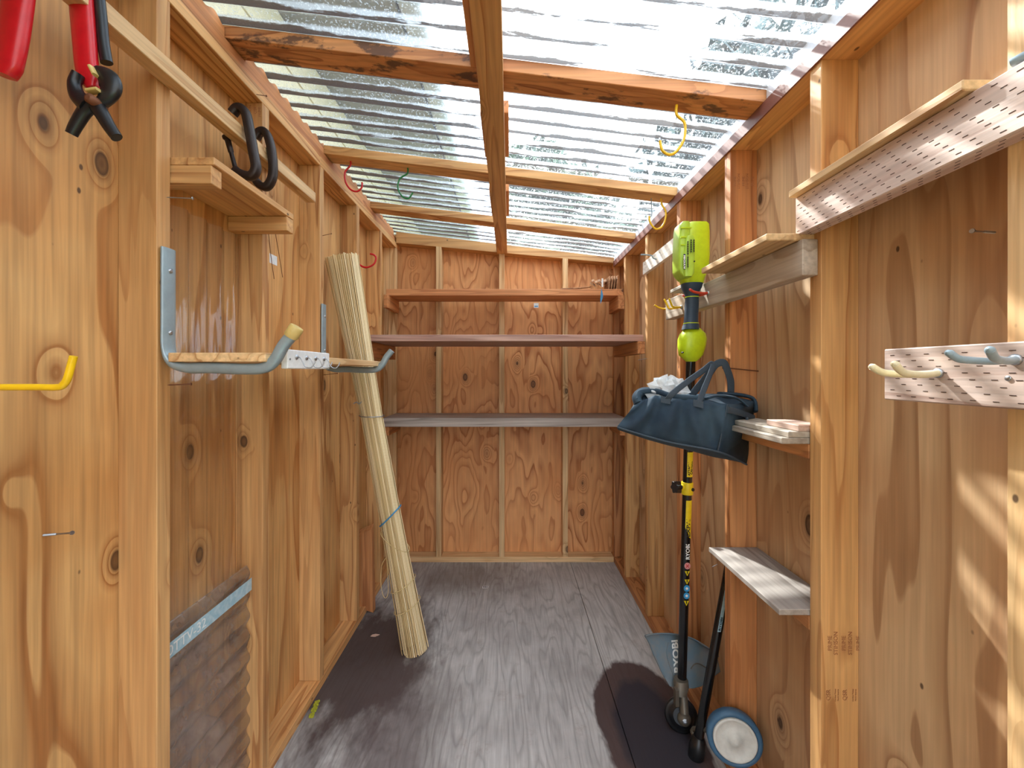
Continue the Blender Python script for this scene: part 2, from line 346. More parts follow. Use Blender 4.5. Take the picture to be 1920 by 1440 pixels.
# floor sheets
bx('plywood_sheet', -.92, .428, -.6, 3.06, -.018, 0, M['floor'], fl, .001); bx('plywood_sheet', .431, .85, -.6, 3.06, -.018, 0, M['floor'], fl, .001)
# sheathing (inner faces at XLo / XRo / YBo)
for y0, y1 in ((-.39, .971), (.974, 2.19), (2.193, 3.05)): bx('plywood_panel', XLo-.012, XLo, y0, y1, 0, H+.915, PLY_L, wl, .001)
for y0, y1 in ((-.39, .995), (.998, 2.21), (2.213, 3.05)): bx('plywood_panel', XRo, XRo+.012, y0, y1, 0, H+.778, PLY_R, wr, .001)
def pent(x0, x1, y0, y1, za, zb0, zb1): return [(x0,y0,za),(x1,y0,za),(x1,y1,za),(x0,y1,za),(x0,y0,zb0),(x1,y0,zb1),(x1,y1,zb1),(x0,y1,zb0)]
for x0, x1 in ((-.908, -.056), (-.053, .840)):
    MB().hexa(pent(x0, x1, YBo, YBo+.012, 0, H+.985+(-.807-x0)*-.11 if 0 else H+zr(x0)+.03, H+zr(x1)+.03)).build('plywood_panel', PLY_B, wk)
# bottom plates
for y0, y1, t in ((-.39, 1.10, 0), (1.103, 3.03, 0)): bx('bottom_plate', XLo, XL, y0, y1, 0, SW, studm('Y', 0), wl)
bx('bottom_plate', XRo-.089, XRo, -.39, 3.03, 0, SW, studm('Y', 2), wr)
bx('bottom_plate', XL+.002, XR-.002, YB, YBo, 0, SW, studm('X', 1), wk)
# studs
LS = [.545, .951, 1.357, 1.768, 2.193, 2.590, 2.951]; RS = [.581, .987, 1.393, 1.803, 2.234, 2.659, 2.951]
LT = [0, 0, 0, 0, 0, 0, 1]; RT = [1, 0, 2, 2, 0, 0, 2]
LSo, RSo = [], []
for y, t in zip(LS, LT): LSo.append(bx('stud', XLo, XL, y, y+SW, SW, H+.876, studm('Z', t), wl))
for y, t in zip(RS, RT): RSo.append(bx('stud', XRo-.089, XRo, y, y+SW, SW, H+.740, studm('Z', t), wr))
for x in (-.505, -.0575, .393):
    MB().hexa(pent(x-SW/2, x+SW/2, YB, YBo, SW, H+.915-.0932*(x+.807), H+.915-.0932*(x+SW+.807))).build('stud', studm('Z', 1), wk, bevel=.0012)
# top plates
for y0, y1 in ((-.39, 1.77), (1.773, 3.04)): bx('top_plate', XLo, XL, y0, y1, H+.876, H+.916, studm('Y', 0), wl)
bx('top_plate', XLo, XL-.010, -.39, 3.04, H+.917, H+.958, studm('Y', 2), wl)
bx('top_plate', XRo-.089, XRo+.012, -.39, 3.04, H+.740, H+.778, studm('Y', 0), wr)
MB().hexa([(XL-.0,YB,H+.910),(XR,YB,H+.766),(XR,YBo,H+.766),(XL,YBo,H+.910),(XL,YB,H+.990),(XR,YB,H+.806),(XR,YBo,H+.806),(XL,YBo,H+.990)]).build('top_plate', studm('X', 0), wk, bevel=.0015)
# flashing edge strip and pale closure strip on the low side
bx('edge_strip', XR-.006, XR-.0005, -.39, 2.95, H+.738, H+.779, M['redbrown'], wr, .0008)
rafts = [(.60, 'b'), (1.203, 'a'), (1.842, 'b'), (2.452, 'b')]
segs = [(-.1, .60), (.689, 1.203), (1.292, 1.842), (1.931, 2.452), (2.541, 2.95)]
for a, b_ in segs:
    MB().box(XR+.001, XR+.02, a+.003, b_-.003, H+.779, H+.818).build('closure_strip', M['alu'], wr)
# scalloped closure strip on the high side
for a, b_ in segs:
    n = max(8, int((b_-a)/RIB*10)); top = []
    for i in range(n+1):
        y = a+.003+(b_-a-.006)*i/n; top.append((XL-.016, y, H+zr(XL)+.0365+.008*math.sin(2*math.pi*y/RIB)))
    m_ = MB().prism([(XL-.016, a+.003, H+.959)]+top+[(XL-.016, b_-.003, H+.959)], (-.03, 0, 0)); m_.build('closure_strip', studm('Y', 2), wl)
# rafters
for i, (y, t) in enumerate(rafts):
    x0, x1 = XLo, XRo
    MB().hexa([(x0,y,H+zr(x0)),(x1,y,H+zr(x1)),(x1,y+.089,H+zr(x1)),(x0,y+.089,H+zr(x0)),(x0,y,H+zr(x0)+.038),(x1,y,H+zr(x1)+.038),(x1,y+.089,H+zr(x1)+.038),(x0,y+.089,H+zr(x0)+.038)]
              ).build('rafter', M['rafter'] if i in (0, 1) else studm('X', 0), ce, bevel=.0015)
bx('centre_beam', -.092, -.019, .1, 2.95, H+.832, H+.8685, studm('Y', 0), ce)
for x0, x1, a, b_ in ((-.112, -.021, .72, 1.19), (-.100, -.004, 1.40, 1.69), (-.100, -.004, 2.01, 2.33)):
    MB().box(x0, x1, a, b_, H+.8695, H+.912).build('spacer_block', studm('Y', 2), ce, bevel=.0015)
# corrugated roof, three lapped sheets
def corrugated(y0, y1, zoff, mat, name):
    m_ = MB(); ny = int((y1-y0)/RIB*12); xs = [-1.02, -.6, -.2, .2, .6, .98]; vv = []; ff = []
    for j in range(ny+1):
        y = y0+(y1-y0)*j/ny
        for x in xs: vv.append((x, y, H+zr(x)+.0475+zoff+.0085*math.sin(2*math.pi*y/RIB)))
    k = len(xs)
    for j in range(ny):
        for i in range(k-1): ff.append((j*k+i, j*k+i+1, (j+1)*k+i+1, (j+1)*k+i))
    m_.add(vv, ff, True); return m_.build(name, mat, ce)
corrugated(-.5, 1.29, 0, M['roof'], 'corrugated_sheet'); corrugated(1.255, 2.53, .0015, M['roof'], 'corrugated_sheet'); corrugated(2.49, 3.15, .003, M['roof'], 'corrugated_sheet')

# unseen front wall, added to cut light from the front; doorway left open
for a, b_, z0, z1 in ((-.908, -.45, 0, 2.15), (.45, .84, 0, 2.12), (-.45, .45, 1.95, 2.15)): bx('wall_front', a, b_, -.42, -.40, z0, z1, PLY_L, None, .001, kind='structure')
# nails and screws left standing in the walls
def pin(a, b_, r, mat, head, wall, name='nail', screw=False):
    a, b_ = Vector(a), Vector(b_); m_ = MB(); d = (b_-a).normalized(); Ln = (b_-a).length
    prof = [(0, r*.4), (.004, r)]
    if screw:
        h = .004
        while h < Ln*.5: prof += [(h, r*1.35), (h+.001, r*.8)]; h += .002
    prof += [(Ln-.003, r), (Ln-.0015, head), (Ln, head*.9)]
    m_.lathe(a, d, prof, 10, False); return m_.build(name, mat, wall)
pin(P(312, 370, .97), P(362, 372, .985), .0012, M['steel'], .004, wl); pin(P(314, 722, .965), P(359, 720, .975), .0015, M['rust'], .0035, wl)
pin(P(76, 1004, .80), P(136, 999, .79), .0017, M['steel'], .0042, wl, 'screw', True)
pin(P(604, 442, 1.79), P(622, 438, 1.79), .0012, M['rust'], .003, wl); pin(P(606, 703, 1.79), P(633, 700, 1.79), .0012, M['rust'], .003, wl)
pin(P(1867, 436, .70), P(1822, 433, .68), .0017, M['steel'], .004, wr, 'screw', True); pin(P(1215, 672, 2.24), P(1197, 675, 2.24), .0012, M['steel'], .003, wr)
pin(P(480, 177, 1.30), P(500, 180, 1.33), .0012, M['rust'], .003, wl); pin(P(1235, 399, 1.9), P(1246, 397, 1.85), .001, M['rust'], .002, wr)
pin(P(1335, 1063, 1.55), P(1345, 1058, 1.55), .001, M['steel'], .002, wr)
pin((XRo+.001, 1.385, H-.0), (XR-.035, 1.375, H+.012), .002, M['rust'], .005, wr)      # nail the bag hangs from
# stickers on the plywood
s1 = bx('sticker', XLo, XLo+.0008, 1.55, 1.60, H+.405, H+.44, M['paper'], wl, 0)
s2 = bx('sticker', .175, .210, YBo-.0008, YBo, H+.463, H+.497, M['paper'], wk, 0)
bx('sticker_print', .180, .205, YBo-.0012, YBo-.0009, H+.470, H+.478, M['stick_b'], s2, 0)
# grade stamps printed on the studs
def stamp(s, px, py, y, size, par, sx=1.0):
    p = P(px, py, y); text(s, size, M['stamp'], p, (0,0,1), (-1,0,0), par, 'grade_stamp', align='CENTER', sx=sx)
R1 = RSo[1]; R2 = RSo[2]; L2 = LSo[2]; yf = RS[1]
for s, px in (('PRIME', 1556), ('STIMSON', 1567), ('PRIME', 1582), ('STIMSON', 1594), ('PRIME', 1609)): stamp(s, px, 1206, yf, .0135, R1)
for s, px, z_ in (('QSR', 1553, .014), ('Certified Timber', 1566, .0045), ('North America', 1571, .0045), ('QSR', 1584, .014), ('Certified Timber', 1599, .0045), ('North America', 1604, .0045)): stamp(s, px, 1303, yf, z_, R1)
for s, px in (('PRIME', 1378), ('STIMSON', 1385), ('PRIME', 1394), ('STIMSON', 1401), ('PRIME', 1411)): stamp(s, px, 340, RS[2], .0125, R2)
for s, px, py in (('PRIME', 462, 208), ('STIMSON', 469, 212), ('QSR', 479, 207), ('PRIME', 487, 210)): stamp(s, px, py, LS[2], .0125, L2)

# ------------------------------------------------------------------ shelves and boards on the back wall
def shelf(label, zb, zt, x0, x1, y0, y1, mat, cleats, cm):
    e = empty('wall_shelf', (0, y0, H+zb), label, 'shelf', None)
    bx('shelf_board', x0, x1, y0, y1, H+zb, H+zt, mat, e, .002)
    for c in cleats: bx('cleat', *c, cm, e, .0015)
    return e
redwood = wood((216, 148, 98), (166, 98, 58), 'X', (192, 120, 76), ns=12, ring=8, st=.05, knots=.15, key='shelf_red')
purple = wood((196, 158, 144), (136, 92, 84), 'X', (168, 122, 112), ns=16, ring=9, st=.03, knots=.1, key='shelf_purple')
greyw = wood((192, 182, 174), (142, 132, 126), 'X', (166, 152, 144), ns=12, ring=6, st=.05, knots=.15, key='shelf_grey')
z1 = .4915
shelf('top shelf on the back wall, reddish board with wooden slats lying on it', z1, .5335, XL+.003, XR-.003, 2.70, 2.945, redwood,
      [(XL, XL+.025, 2.66, 2.935, H+z1-.085, H+z1-.001), (XR-.04, XR-.001, 2.68, 2.935, H+z1-.09, H+z1-.001)], studm('Y', 2))
shelf('middle shelf on the back wall, purplish brown board, the widest of three', .165, .201, XL+.003, XR-.003, 2.29, 2.80, purple,
      [(XL, XL+.038, 2.26, 2.80, H+.165-.088, H+.164), (XR-.04, XR-.001, 2.27, 2.80, H+.165-.07, H+.164)], studm('Y', 2))
shelf('lowest shelf on the back wall, thick weathered grey board', -.352, -.296, XL+.003, XR-.003, 2.63, 2.945, greyw,
      [(XL, XL+.035, 2.66, 2.94, H-.352-.06, H-.353), (XR-.035, XR-.001, 2.66, 2.94, H-.352-.06, H-.353)], studm('Y', 2))
# offcut standing on the floor between the left studs
MB().hexa([(-.885,2.33,.04),(-.765,2.33,.001),(-.765,2.37,.001),(-.885,2.37,.04),(-.885,2.33,.42),(-.775,2.33,.47),(-.775,2.37,.49),(-.885,2.37,.44)]).build('timber_offcut', studm('Z', 2), None, bevel=.0015,
     label='short dark timber offcut standing by the left wall behind the bamboo blind', cat='timber')
# folded slatted rack on the top shelf
rk = empty('folding_rack', P(1115, 541, 2.75), 'folded wooden slat rack with a blue strap on the top shelf', 'rack')
slatm = wood((200, 150, 110), (150, 92, 60), 'Y', None, ns=14, ring=6, st=.1, knots=0, key='slats'); zt = H+.5345
slat_end = studm('Y', 4)
base = P(1105, 541, 2.72); 
for i in range(5):
    for j in range(2):
        c = Vector((.545+i*.020+j*.012, 2.79, zt+.052+j*.020-(i % 2)*.008))
        MB().obox(c, (1, 0, .35 if j else -.9), (.18, 1, .30), (0, -.3, 1), .009, .085, .0028).build('slat', slatm, rk)
for i in range(4):
    c = Vector((.652+i*.017, 2.79, zt+.05))
    MB().obox(c, (.12, 0, 1), (0, 1, .06), (1, 0, -.12), .043+.002*i, .07, .0024).build('slat', slatm, rk)
for i, (xa, xb, dz, yy) in enumerate(((.335, .43, .004, 2.73), (.37, .50, .012, 2.76), (.41, .52, .006, 2.72), (.43, .53, .019, 2.79), (.45, .535, .014, 2.75))):
    MB().obox(Vector(((xa+xb)/2, yy, zt+dz+.004)), (1, .1, .06+.02*i), (0, 1, 0), (0, 0, 1), (xb-xa)/2, .012, .0025).build('slat', slatm, rk)
MB().hexa([P(1128,538,2.695),P(1131,538,2.695),P(1131,538,2.6975),P(1128,538,2.6975),P(1128,522,2.70),P(1131,522,2.70),P(1131,522,2.72),P(1128,522,2.72)]).build('strap', M['white'], rk)
MB().prism([P(1128, 540, 2.693), P(1131, 555, 2.692), P(1129, 562, 2.692), P(1126, 570, 2.692), P(1125.5, 560, 2.692)], (0, .002, 0)).build('blue_tag', M['bluecord'], rk, label='blue ribbon end')

# ------------------------------------------------------------------ left wall things
bt = MB().box(XL+.0003, XL+.038, .40, 1.648, H+.667, H+.706).build('batten', studm('Y', 1), None, bevel=.0015,
   label='long pale wooden batten nailed high across the left wall studs, two clamps hanging on it', cat='batten')
ls = empty('wall_shelf', (-.8, 1.17, H+.50), 'small shelf board between two studs high on the left wall, below the clamps', 'shelf')
bx('shelf_board', XLo+.002, -.705, .992, 1.356, H+.492, H+.511, studm('Y', 0), ls)
bx('cleat', XLo+.002, -.711, .991, 1.027, H+.447, H+.491, studm('X', 0), ls)
c2_ = bx('cleat', XLo+.002, -.706, 1.318, 1.356, H+.446, H+.491, studm('X', 0), ls)
# wires hanging under the shelf
for a, b_, c, wl_ in (((503,433),(508,480),(514,523),'left'), ((515,433),(522,470),(530,520),'right')):
    MB().sweep([P(a[0],a[1]-3,1.37), P(b_[0],b_[1],1.42), P(c[0],c[1],1.47)], .0011, up=(0,1,0), seg=6, res=4).build('wire', M['rust'], None, label='the %s of two thin rusty wires hanging below the small left shelf' % wl_, cat='wire', group='wires below the small shelf')
# C-clamps
def cclamp(Y, tip, pts, screw, label):
    e = empty('c_clamp', P(*pts[0], Y), label, 'clamp')
    path = [P(px, py, Y) for px, py in pts]
    MB().sweep(path, .0115, .013, up=(0,1,0), seg=12, n=4, res=6).build('clamp_frame', M['castiron'], e)
    a, b_ = P(*screw[0], Y+.002), P(*screw[1], Y+.002); L_ = (b_-a).length; d = (b_-a).normalized()
    prof = [(-.012, .005), (0, .0055)]; h = .002
    while h < L_*.55: prof += [(h, .0062), (h+.0012, .0048)]; h += .0024
    prof += [(L_*.58, .0075), (L_*.95, .0085), (L_, .006)]
    MB().lathe(a, d, prof, 12).build('clamp_screw', M['castiron'], e)
    MB().lathe(b_-d*.001, d, [(0, .006), (.004, .012), (.010, .013), (.013, .004)], 12).build('swivel_pad', M['castiron'], e)
    return e
cclamp(1.20, None, [(436,213),(446,203),(460,210),(468,245),(475,285),(480,315),(471,330),(452,326),(441,318)], [(442,318),(427,262)], 'black iron C-clamp hooked on the batten, the nearer of two')
cclamp(1.32, None, [(480,259),(487,248),(499,249),(508,275),(512,310),(510,335),(500,350),(487,347),(481,339)], [(482,340),(474,292)], 'black iron C-clamp hooked on the batten, the farther of two')
# storage brackets
def bracket(Y, label, cap):
    e = empty('storage_bracket', (-.80, Y, H), label, 'bracket')
    pts = [(-.8,.287),(-.8,.22),(-.8,.12),(-.7995,.055),(-.788,.020),(-.755,.008),(-.70,.008),(-.62,.005),(-.575,.008),(-.550,.026),(-.530,.060),(-.507,.088)]
    def ru(t): return .0055+.0075*min(1, max(0, (t-.28)/.2))      # squeezed flat where it is screwed to the stud
    def rv(t): return .020-.008*min(1, max(0, (t-.28)/.2))
    MB().sweep([Vector((x, Y, H+z)) for x, z in pts], ru, rv, up=(0,1,0), seg=16, n=2.6, res=5).build('bracket_arm', M['galv'], e)
    for z in (.235, .09): MB().lathe((-.796, Y, H+z), (1, 0, 0), [(0, .006), (.003, .0055), (.0045, .003)], 10).build('screw_head', M['steel'], e)
    if cap: MB().lathe(Vector((-.512, Y, H+.083)), (.02, 0, .03), [(-.004, .0145), (.0, .0165), (.022, .0165), (.025, .015)], 20).build('end_cap', M['tan'], e, label='tan plastic end cap')
    return e
bracket(.974, 'grey steel storage bracket with tan end cap on the near left stud', True)
bracket(1.787, 'grey steel storage bracket without a cap, farther along the left wall', False)
pb = MB().box(-.786, -.562, .956, 1.835, H+.0215, H+.0425).build('plank', studm('Y', 1), None, bevel=.0015, label='wooden plank laid across the two grey brackets on the left wall', cat='plank')
hr = empty('hook_rack', (-.56, 1.13, H+.03), 'white strip with four small chrome hooks on the side of the plank', 'hook rack')
bx('backing_strip', -.5615, -.545, 1.02, 1.257, H+.006, H+.054, M['white'], hr, .002)
for k in range(4):
    y = 1.062+k*.052
    MB().sweep([(-.5445,y,H+.036),(-.535,y,H+.034),(-.530,y+.002,H+.024),(-.524,y+.004,H+.012),(-.512,y+.006,H+.009),(-.504,y+.008,H+.018),(-.502,y+.009,H+.026)], .0016, up=(0,1,0), seg=8, res=4).build('hook', M['steel'], hr)
    MB().lathe((-.5446, y, H+.036), (1,0,0), [(0,.007),(.002,.0065),(.004,.003)], 10).build('screw_head', M['steel'], hr)
MB().lathe((-.5446, 1.03, H+.03), (1,0,0), [(0,.003),(.0015,.0025)], 8).build('screw_head', M['steel'], hr)
# clear corrugated sheets leaning in the bay
def vsheet(name, y0, y1, z0, z1, x, amp, pitch, mat, label, horiz=False, lean=0):
    m_ = MB(); vv = []; ff = []
    if not horiz:
        n = int((y1-y0)/pitch*14); zs = [z0, (z0+z1)/2, z1]
        for i in range(n+1):
            y = y0+(y1-y0)*i/n
            for z in zs: vv.append((x+amp*math.sin(2*math.pi*y/pitch)-lean*(z-z0), y, z))
        for i in range(n):
            for j in range(2): ff.append((i*3+j, (i+1)*3+j, (i+1)*3+j+1, i*3+j+1))
    else:
        n = int((z1-z0)/pitch*14)
        for i in range(n+1):
            z = z0+(z1-z0)*i/n
            for y in (y0, (y0+y1)/2, y1): vv.append((x+amp*math.sin(2*math.pi*z/pitch), y, z))
        for i in range(n):
            for j in range(2): ff.append((i*3+j, i*3+j+1, (i+1)*3+j+1, (i+1)*3+j))
    m_.add(vv, ff, True); o = m_.build(name, mat, None, label=label, cat='plastic sheet')
    so_ = o.modifiers.new('thickness', 'SOLIDIFY'); so_.thickness = .0008; return o
vsheet('corrugated_plastic_sheet', .995, 1.352, .040, H+.43, -.868, .008, .068, M['clear'], 'tall clear corrugated plastic sheet standing upright between the near left studs')
sh2 = vsheet('corrugated_plastic_sheet', .995, 1.354, .040, H-.63, -.851, .006, .068, M['film'], 'short hazy plastic sheet with blue tape near the bottom of the left bay', True)
tp = MB().box(-.8425, -.8415, .996, 1.356, H-.712, H-.673).build('tape', M['tape'], sh2, label='blue-grey tape with white handwriting')
text('S0TTV-32', .036, M['white'], (-.8414, 1.005, H-.693), (0, 1, 0), (0, 0, 1), tp, 'handwriting')
# hanging spring clamp and red tools
e = empty('spring_clamp', P(176, 165, .75), 'black plastic spring clamp gripping the red handle on the near left wall', 'clamp')
D = .75
for pts, wdt in (([(172,196),(158,210),(142,236),(134,252)], 1), ([(178,196),(190,212),(204,236),(219,258)], -1)):
    MB().sweep([P(x, y, D) for x, y in pts], lambda t: .0135-.004*t, lambda t: .010-.002*t, up=(0,1,0), seg=14, res=5).build('clamp_handle', M['black'], e)
MB().sweep([P(147,138,D-.004),P(140,158,D-.004),P(146,180,D-.004),P(164,198,D-.004)], lambda t: .007+.009*t, .010, up=(0,1,0), seg=12, res=5).build('clamp_jaw', M['black'], e)
MB().sweep([P(186,132,D+.004),P(204,150,D+.004),P(207,172,D+.004),P(188,198,D+.004)], lambda t: .008+.012*math.sin(math.pi*min(1,t*1.05)), .010, up=(0,1,0), seg=12, res=5).build('clamp_jaw', M['black'], e)
MB().lathe(P(164,182,D-.02), (0,1,0), [(0,.004),(.002,.0085),(.03,.0085),(.034,.004)], 16).build('spring', M['rust'], e)
for a, b_ in (((172,126),(180,142)), ((166,172),(186,169))):
    MB().sweep([P(*a, D-.008), P(*b_, D-.008)], .003, .007, up=(0,1,0), seg=10, n=4).build('jaw_tip', M['tan'], e, label='tan jaw pad')
e = empty('red_handled_tool', P(160, 60, .77), 'red rounded tool handle hanging high on the near left wall, held by the black clamp', 'tool')
MB().sweep([P(150,-30,.765),P(154,20,.765),P(159,80,.765),P(163,125,.765),P(172,155,.765),P(178,168,.765)], lambda t: .021-.002*t-.012*max(0,(t-.7)/.3), .010, up=(0,1,0), seg=18, res=5, n=2.6).build('red_grip', M['red'], e)
MB().sweep([P(184,-30,.775),P(190,30,.775),P(194,80,.775),P(200,118,.775)], lambda t: .0085+.002*t, .008, up=(0,1,0), seg=14, res=5).build('black_grip', M['black'], e)
MB().sweep([P(148,-60,.77),P(150,-28,.77)], .006, .004, seg=10).build('steel_jaw', M['steel'], e); MB().sweep([P(182,-60,.775),P(184,-28,.775)], .006, .004, seg=10).build('steel_jaw', M['steel'], e)
e = empty('red_handled_tool', P(10, 40, .70), 'broad red tool handle at the upper left edge of the photo', 'tool')
MB().sweep([P(40,-60,.70),P(34,0,.70),P(24,70,.70),P(14,118,.70),P(8,142,.70)], lambda t: .024+.0*t-.008*max(0,(t-.8)/.2), .012, up=(0,1,0), seg=18, res=5, n=2.6).build('red_grip', M['red'], e)
MB().sweep([P(46,-100,.70),P(42,-55,.70)], .006, .004, seg=10).build('steel_jaw', M['steel'], e)

# ------------------------------------------------------------------ hooks
def hook(pts, r, mat, label, tip=None, res=6, name='screw_hook'):
    """pts: world points from the screwed end to the tip"""
    o = MB().sweep(pts, r, seg=10, res=res, up=(.1, 1, .1)).build(name, mat, None, label=label, cat='hook')
    if tip: MB().lathe(Vector(pts[-1])-tip[1]*.001, tip[1], [(0, r*.75), (.008, r*.7), (.011, r*.3)], 8).build('bare_tip', M['steel'], o)
    return o
q = lambda L_, d: [P(x, y, d) for x, y in L_]
hook(q([(1268.7,197),(1268.7,215),(1283.7,231),(1282.5,260),(1270,282),(1256,290),(1242,282),(1237.5,264)], 1.245), .0042, M['yellow'], 'large yellow hook screwed into the near rafter, over the right side', (1, Vector((0,0,1))))
hook(q([(1239,366),(1241,383),(1248,396),(1247,413),(1240,426),(1229,429),(1219,417),(1217,405)], 1.888), .0042, M['yellow'], 'yellow hook screwed into the second rafter next to the right wall')
hook(q([(1221,368),(1221.5,388),(1222,400),(1219,407),(1216,413)], 1.90), .0025, M['bluegrey'], 'thin grey hook beside the yellow hook on the second rafter')
hook(q([(657,300),(657,310),(647,323),(648,341),(657,355),(669,359),(678,352),(679,342)], 1.888), .0040, M['red'], 'red hook screwed into the second rafter at the left')
hook(q([(764,312),(764,325),(750,335),(746,352),(754,368),(766,372),(774,361)], 1.888), .0036, M['green'], 'green hook screwed into the second rafter')
hook(q([(670,493),(680,500),(690,501),(701,495),(705,484),(701,478),(694,476)], 2.215), .0050, M['red'], 'red hook screwed into the left wall stud beside the bamboo blind top')
hook([Vector((-.812,.566,H-.020))]+q([(-60,726),(60,726),(108,726),(120,720),(127,708),(133,686),(138,668)], .565), .0046, M['yellow'], 'yellow vinyl hook sticking out at the left edge of the photo')
hook([P(1231,486,2.05), P(1225,484,2.045), P(1222,479.5,2.04), P(1214,478,2.03), P(1202,477.5,2.02)], .0035, M['bluegrey'], 'grey hook on the white strip high on the right wall')
def double_hook(base, tips, r, mat, label, bendz):
    e = empty('double_hook', base, label, 'hook'); base = Vector(base)
    MB().lathe(base, (-1,0,0), [(-.002,.008),(.003,.008),(.005,.004)], 12).build('mounting_stud', M['steel'], e)
    for t in tips:
        t = Vector(t); mid = base.lerp(t, .72); mid.z = base.z-.001
        MB().sweep([base, base.lerp(mid, .5)+Vector((0,0,-.002)), mid, mid.lerp(t, .55)+Vector((0,0,-bendz*.15)), t], r, seg=12, res=6, up=(0,.2,1)).build('prong', mat, e)
        MB().lathe(t, (t-mid), [(-.0005,r),(r*.6,r*.8),(r,.0005)], 12).build('prong_end', mat, e)
    return e
double_hook((.7005,.68,H-.003), [P(1636,688,.675), P(1678,683,.635)], .0056, M['cream'], 'cream double hook on the pinkish treated board at the right', .02)
double_hook((.7005,.576,H+.016), [P(1780,662,.56), P(1856,656,.513)], .0050, M['bluegrey'], 'grey double hook at the right edge, nearer end of the treated board', .02)
double_hook((.7005,1.47,H+.276), [P(1294,543,1.44), P(1281,554,1.56)], .0045, M['orange_red'], 'orange-red double hook holding the lime trimmer', .01)
double_hook((.7005,1.697,H+.262), [P(1246,562,1.74), P(1255,561,1.68)], .0040, M['yellow'], 'yellow double hook on the grey board behind the trimmer', .01)
hook([Vector((.715,1.885,H+.288)), P(1246,579,1.90), P(1236,577,1.91), P(1227,572,1.91)], .0040, M['yellow'], 'short yellow hook just past the far end of the grey board')

MB().sweep([P(1897,118,.585), P(1912,110,.578), P(1945,92,.565), P(1990,60,.55)], .0065, seg=12, res=5).build('coated_hook', M['bluegrey'], None, label='pale grey coated hook end in the upper right corner above the treated rail', cat='hook')

# ------------------------------------------------------------------ right wall boards
def slits(x, y0, y1, z0, z1, par, under=False):
    m_ = MB(); r = 0; z = z0+.008
    while z < z1-.004:
        y = y0+.012+(r % 3)*.010
        while y < y1-.012:
            yy = y+random.uniform(-.0015,.0015); m_.box(x-.0004, x+.0006, yy, yy+.008, z, z+.0011); y += .030
        z += .0105; r += 1
    if under:
        for k in range(3):
            y = y0+.02+k*.01
            while y < y1: m_.box(x+.008+k*.010, x+.0092+k*.010, y, y+.008, z0-.0004, z0+.0004); y += .03
    return m_.build('incisions', M['slit'], par, kind='stuff')
treated = wood((214, 192, 182), (178, 146, 134), 'Y', (196, 168, 158), ns=12, ring=6, st=.05, knots=.15, key='treated')
gb = bx('timber_rail', .701, XR-.0005, .45, 1.022, H+.332, H+.424, treated, None, .002, label='incised treated timber rail high on the right wall, under a rough-edged strip', cat='rail')
slits(.701, .455, 1.02, H+.332, H+.424, gb, True)
bx('shelf_strip', .684, XR+.07, .628, 1.022, H+.4245, H+.4415, studm('Y', 1), None, .002, label='thin rough-edged shelf strip lying on the high treated rail', cat='shelf')
gb2 = bx('timber_rail', .701, XR-.0005, .40, .780, H-.053, H+.041, treated, None, .002, label='pinkish incised board with pale hooks at the right edge, eye height', cat='rail')
slits(.701, .405, .778, H-.053, H+.041, gb2)
MB().lathe((.7008,.585,H-.01), (-1,0,0), [(0,.004),(.0015,.0035),(.002,.001)], 10).build('screw_head', M['steel'], gb2)
greyY = wood((196, 184, 170), (150, 128, 108), 'Y', (176, 148, 122), ns=9, ring=8, st=.08, knots=.6, kscale=5, key='greyrail')
bx('timber_rail', .701, XR-.0005, .996, 1.872, H+.230, H+.317, greyY, None, .002, label='weathered grey timber rail behind the lime trimmer head', cat='rail')
bx('shelf_board', .6235, XR+.02, 1.01, 1.355, H+.3175, H+.335, studm('Y', 1), None, .002, label='pale shelf board on the grey rail, right of the trimmer head', cat='shelf')
bx('shelf_board', .655, XR+.0, 1.56, 1.70, H+.3175, H+.331, studm('Y', 3), None, .002, label='dark thin board on the grey rail, partly hidden by the trimmer grip', cat='shelf')
wc = bx('hook_strip', .721, XR-.0005, 1.80, 2.255, H+.522, H+.588, M['white'] if 0 else wood((226,218,206),(196,182,168),'Y',None,ns=9,ring=5,st=.08,knots=.2,key='whitestrip'), None, .001, label='whitish strip nailed across two far studs high on the right wall', cat='strip')
for y, z in ((1.83,.545),(1.83,.57),(2.22,.54),(2.22,.57),(2.0,.57)): MB().lathe((.7212,y,H+z),(-1,0,0),[(0,.003),(.001,.0025)],8).build('nail_head', M['rust'], wc)
e = empty('wall_shelf', (.75,1.2,H-.18), 'shelf of two stacked weathered boards between right studs, behind the bag', 'shelf')
bx('shelf_board', .672, XRo-.001, 1.028, 1.391, H-.180, H-.165, studm('Y', 3), e, .0015)
bx('shelf_board', .690, .790, 1.03, 1.391, H-.1645, H-.150, studm('Y', 3), e, .0015)
bx('shelf_board', .715, .79, 1.03, 1.16, H-.1495, H-.134, studm('Y', 4), e, .0015)
bx('cleat', XR+.0, XR+.038, 1.028, 1.391, H-.217, H-.1805, studm('Y', 2), e, .0015)
e = empty('wall_shelf', (.75,1.2,H-.6), 'lower weathered grey shelf board between right studs, near the stamped stud', 'shelf')
bx('shelf_board', .665, XRo-.001, 1.027, 1.391, H-.603, H-.588, wood((178,170,164),(124,114,108),'Y',(150,140,134),ns=10,ring=7,st=.08,knots=.35,key='greyshelf'), e, .0015)
bx('cleat', XR-.0, XR+.035, 1.027, 1.391, H-.640, H-.604, studm('Y', 2), e, .0015)

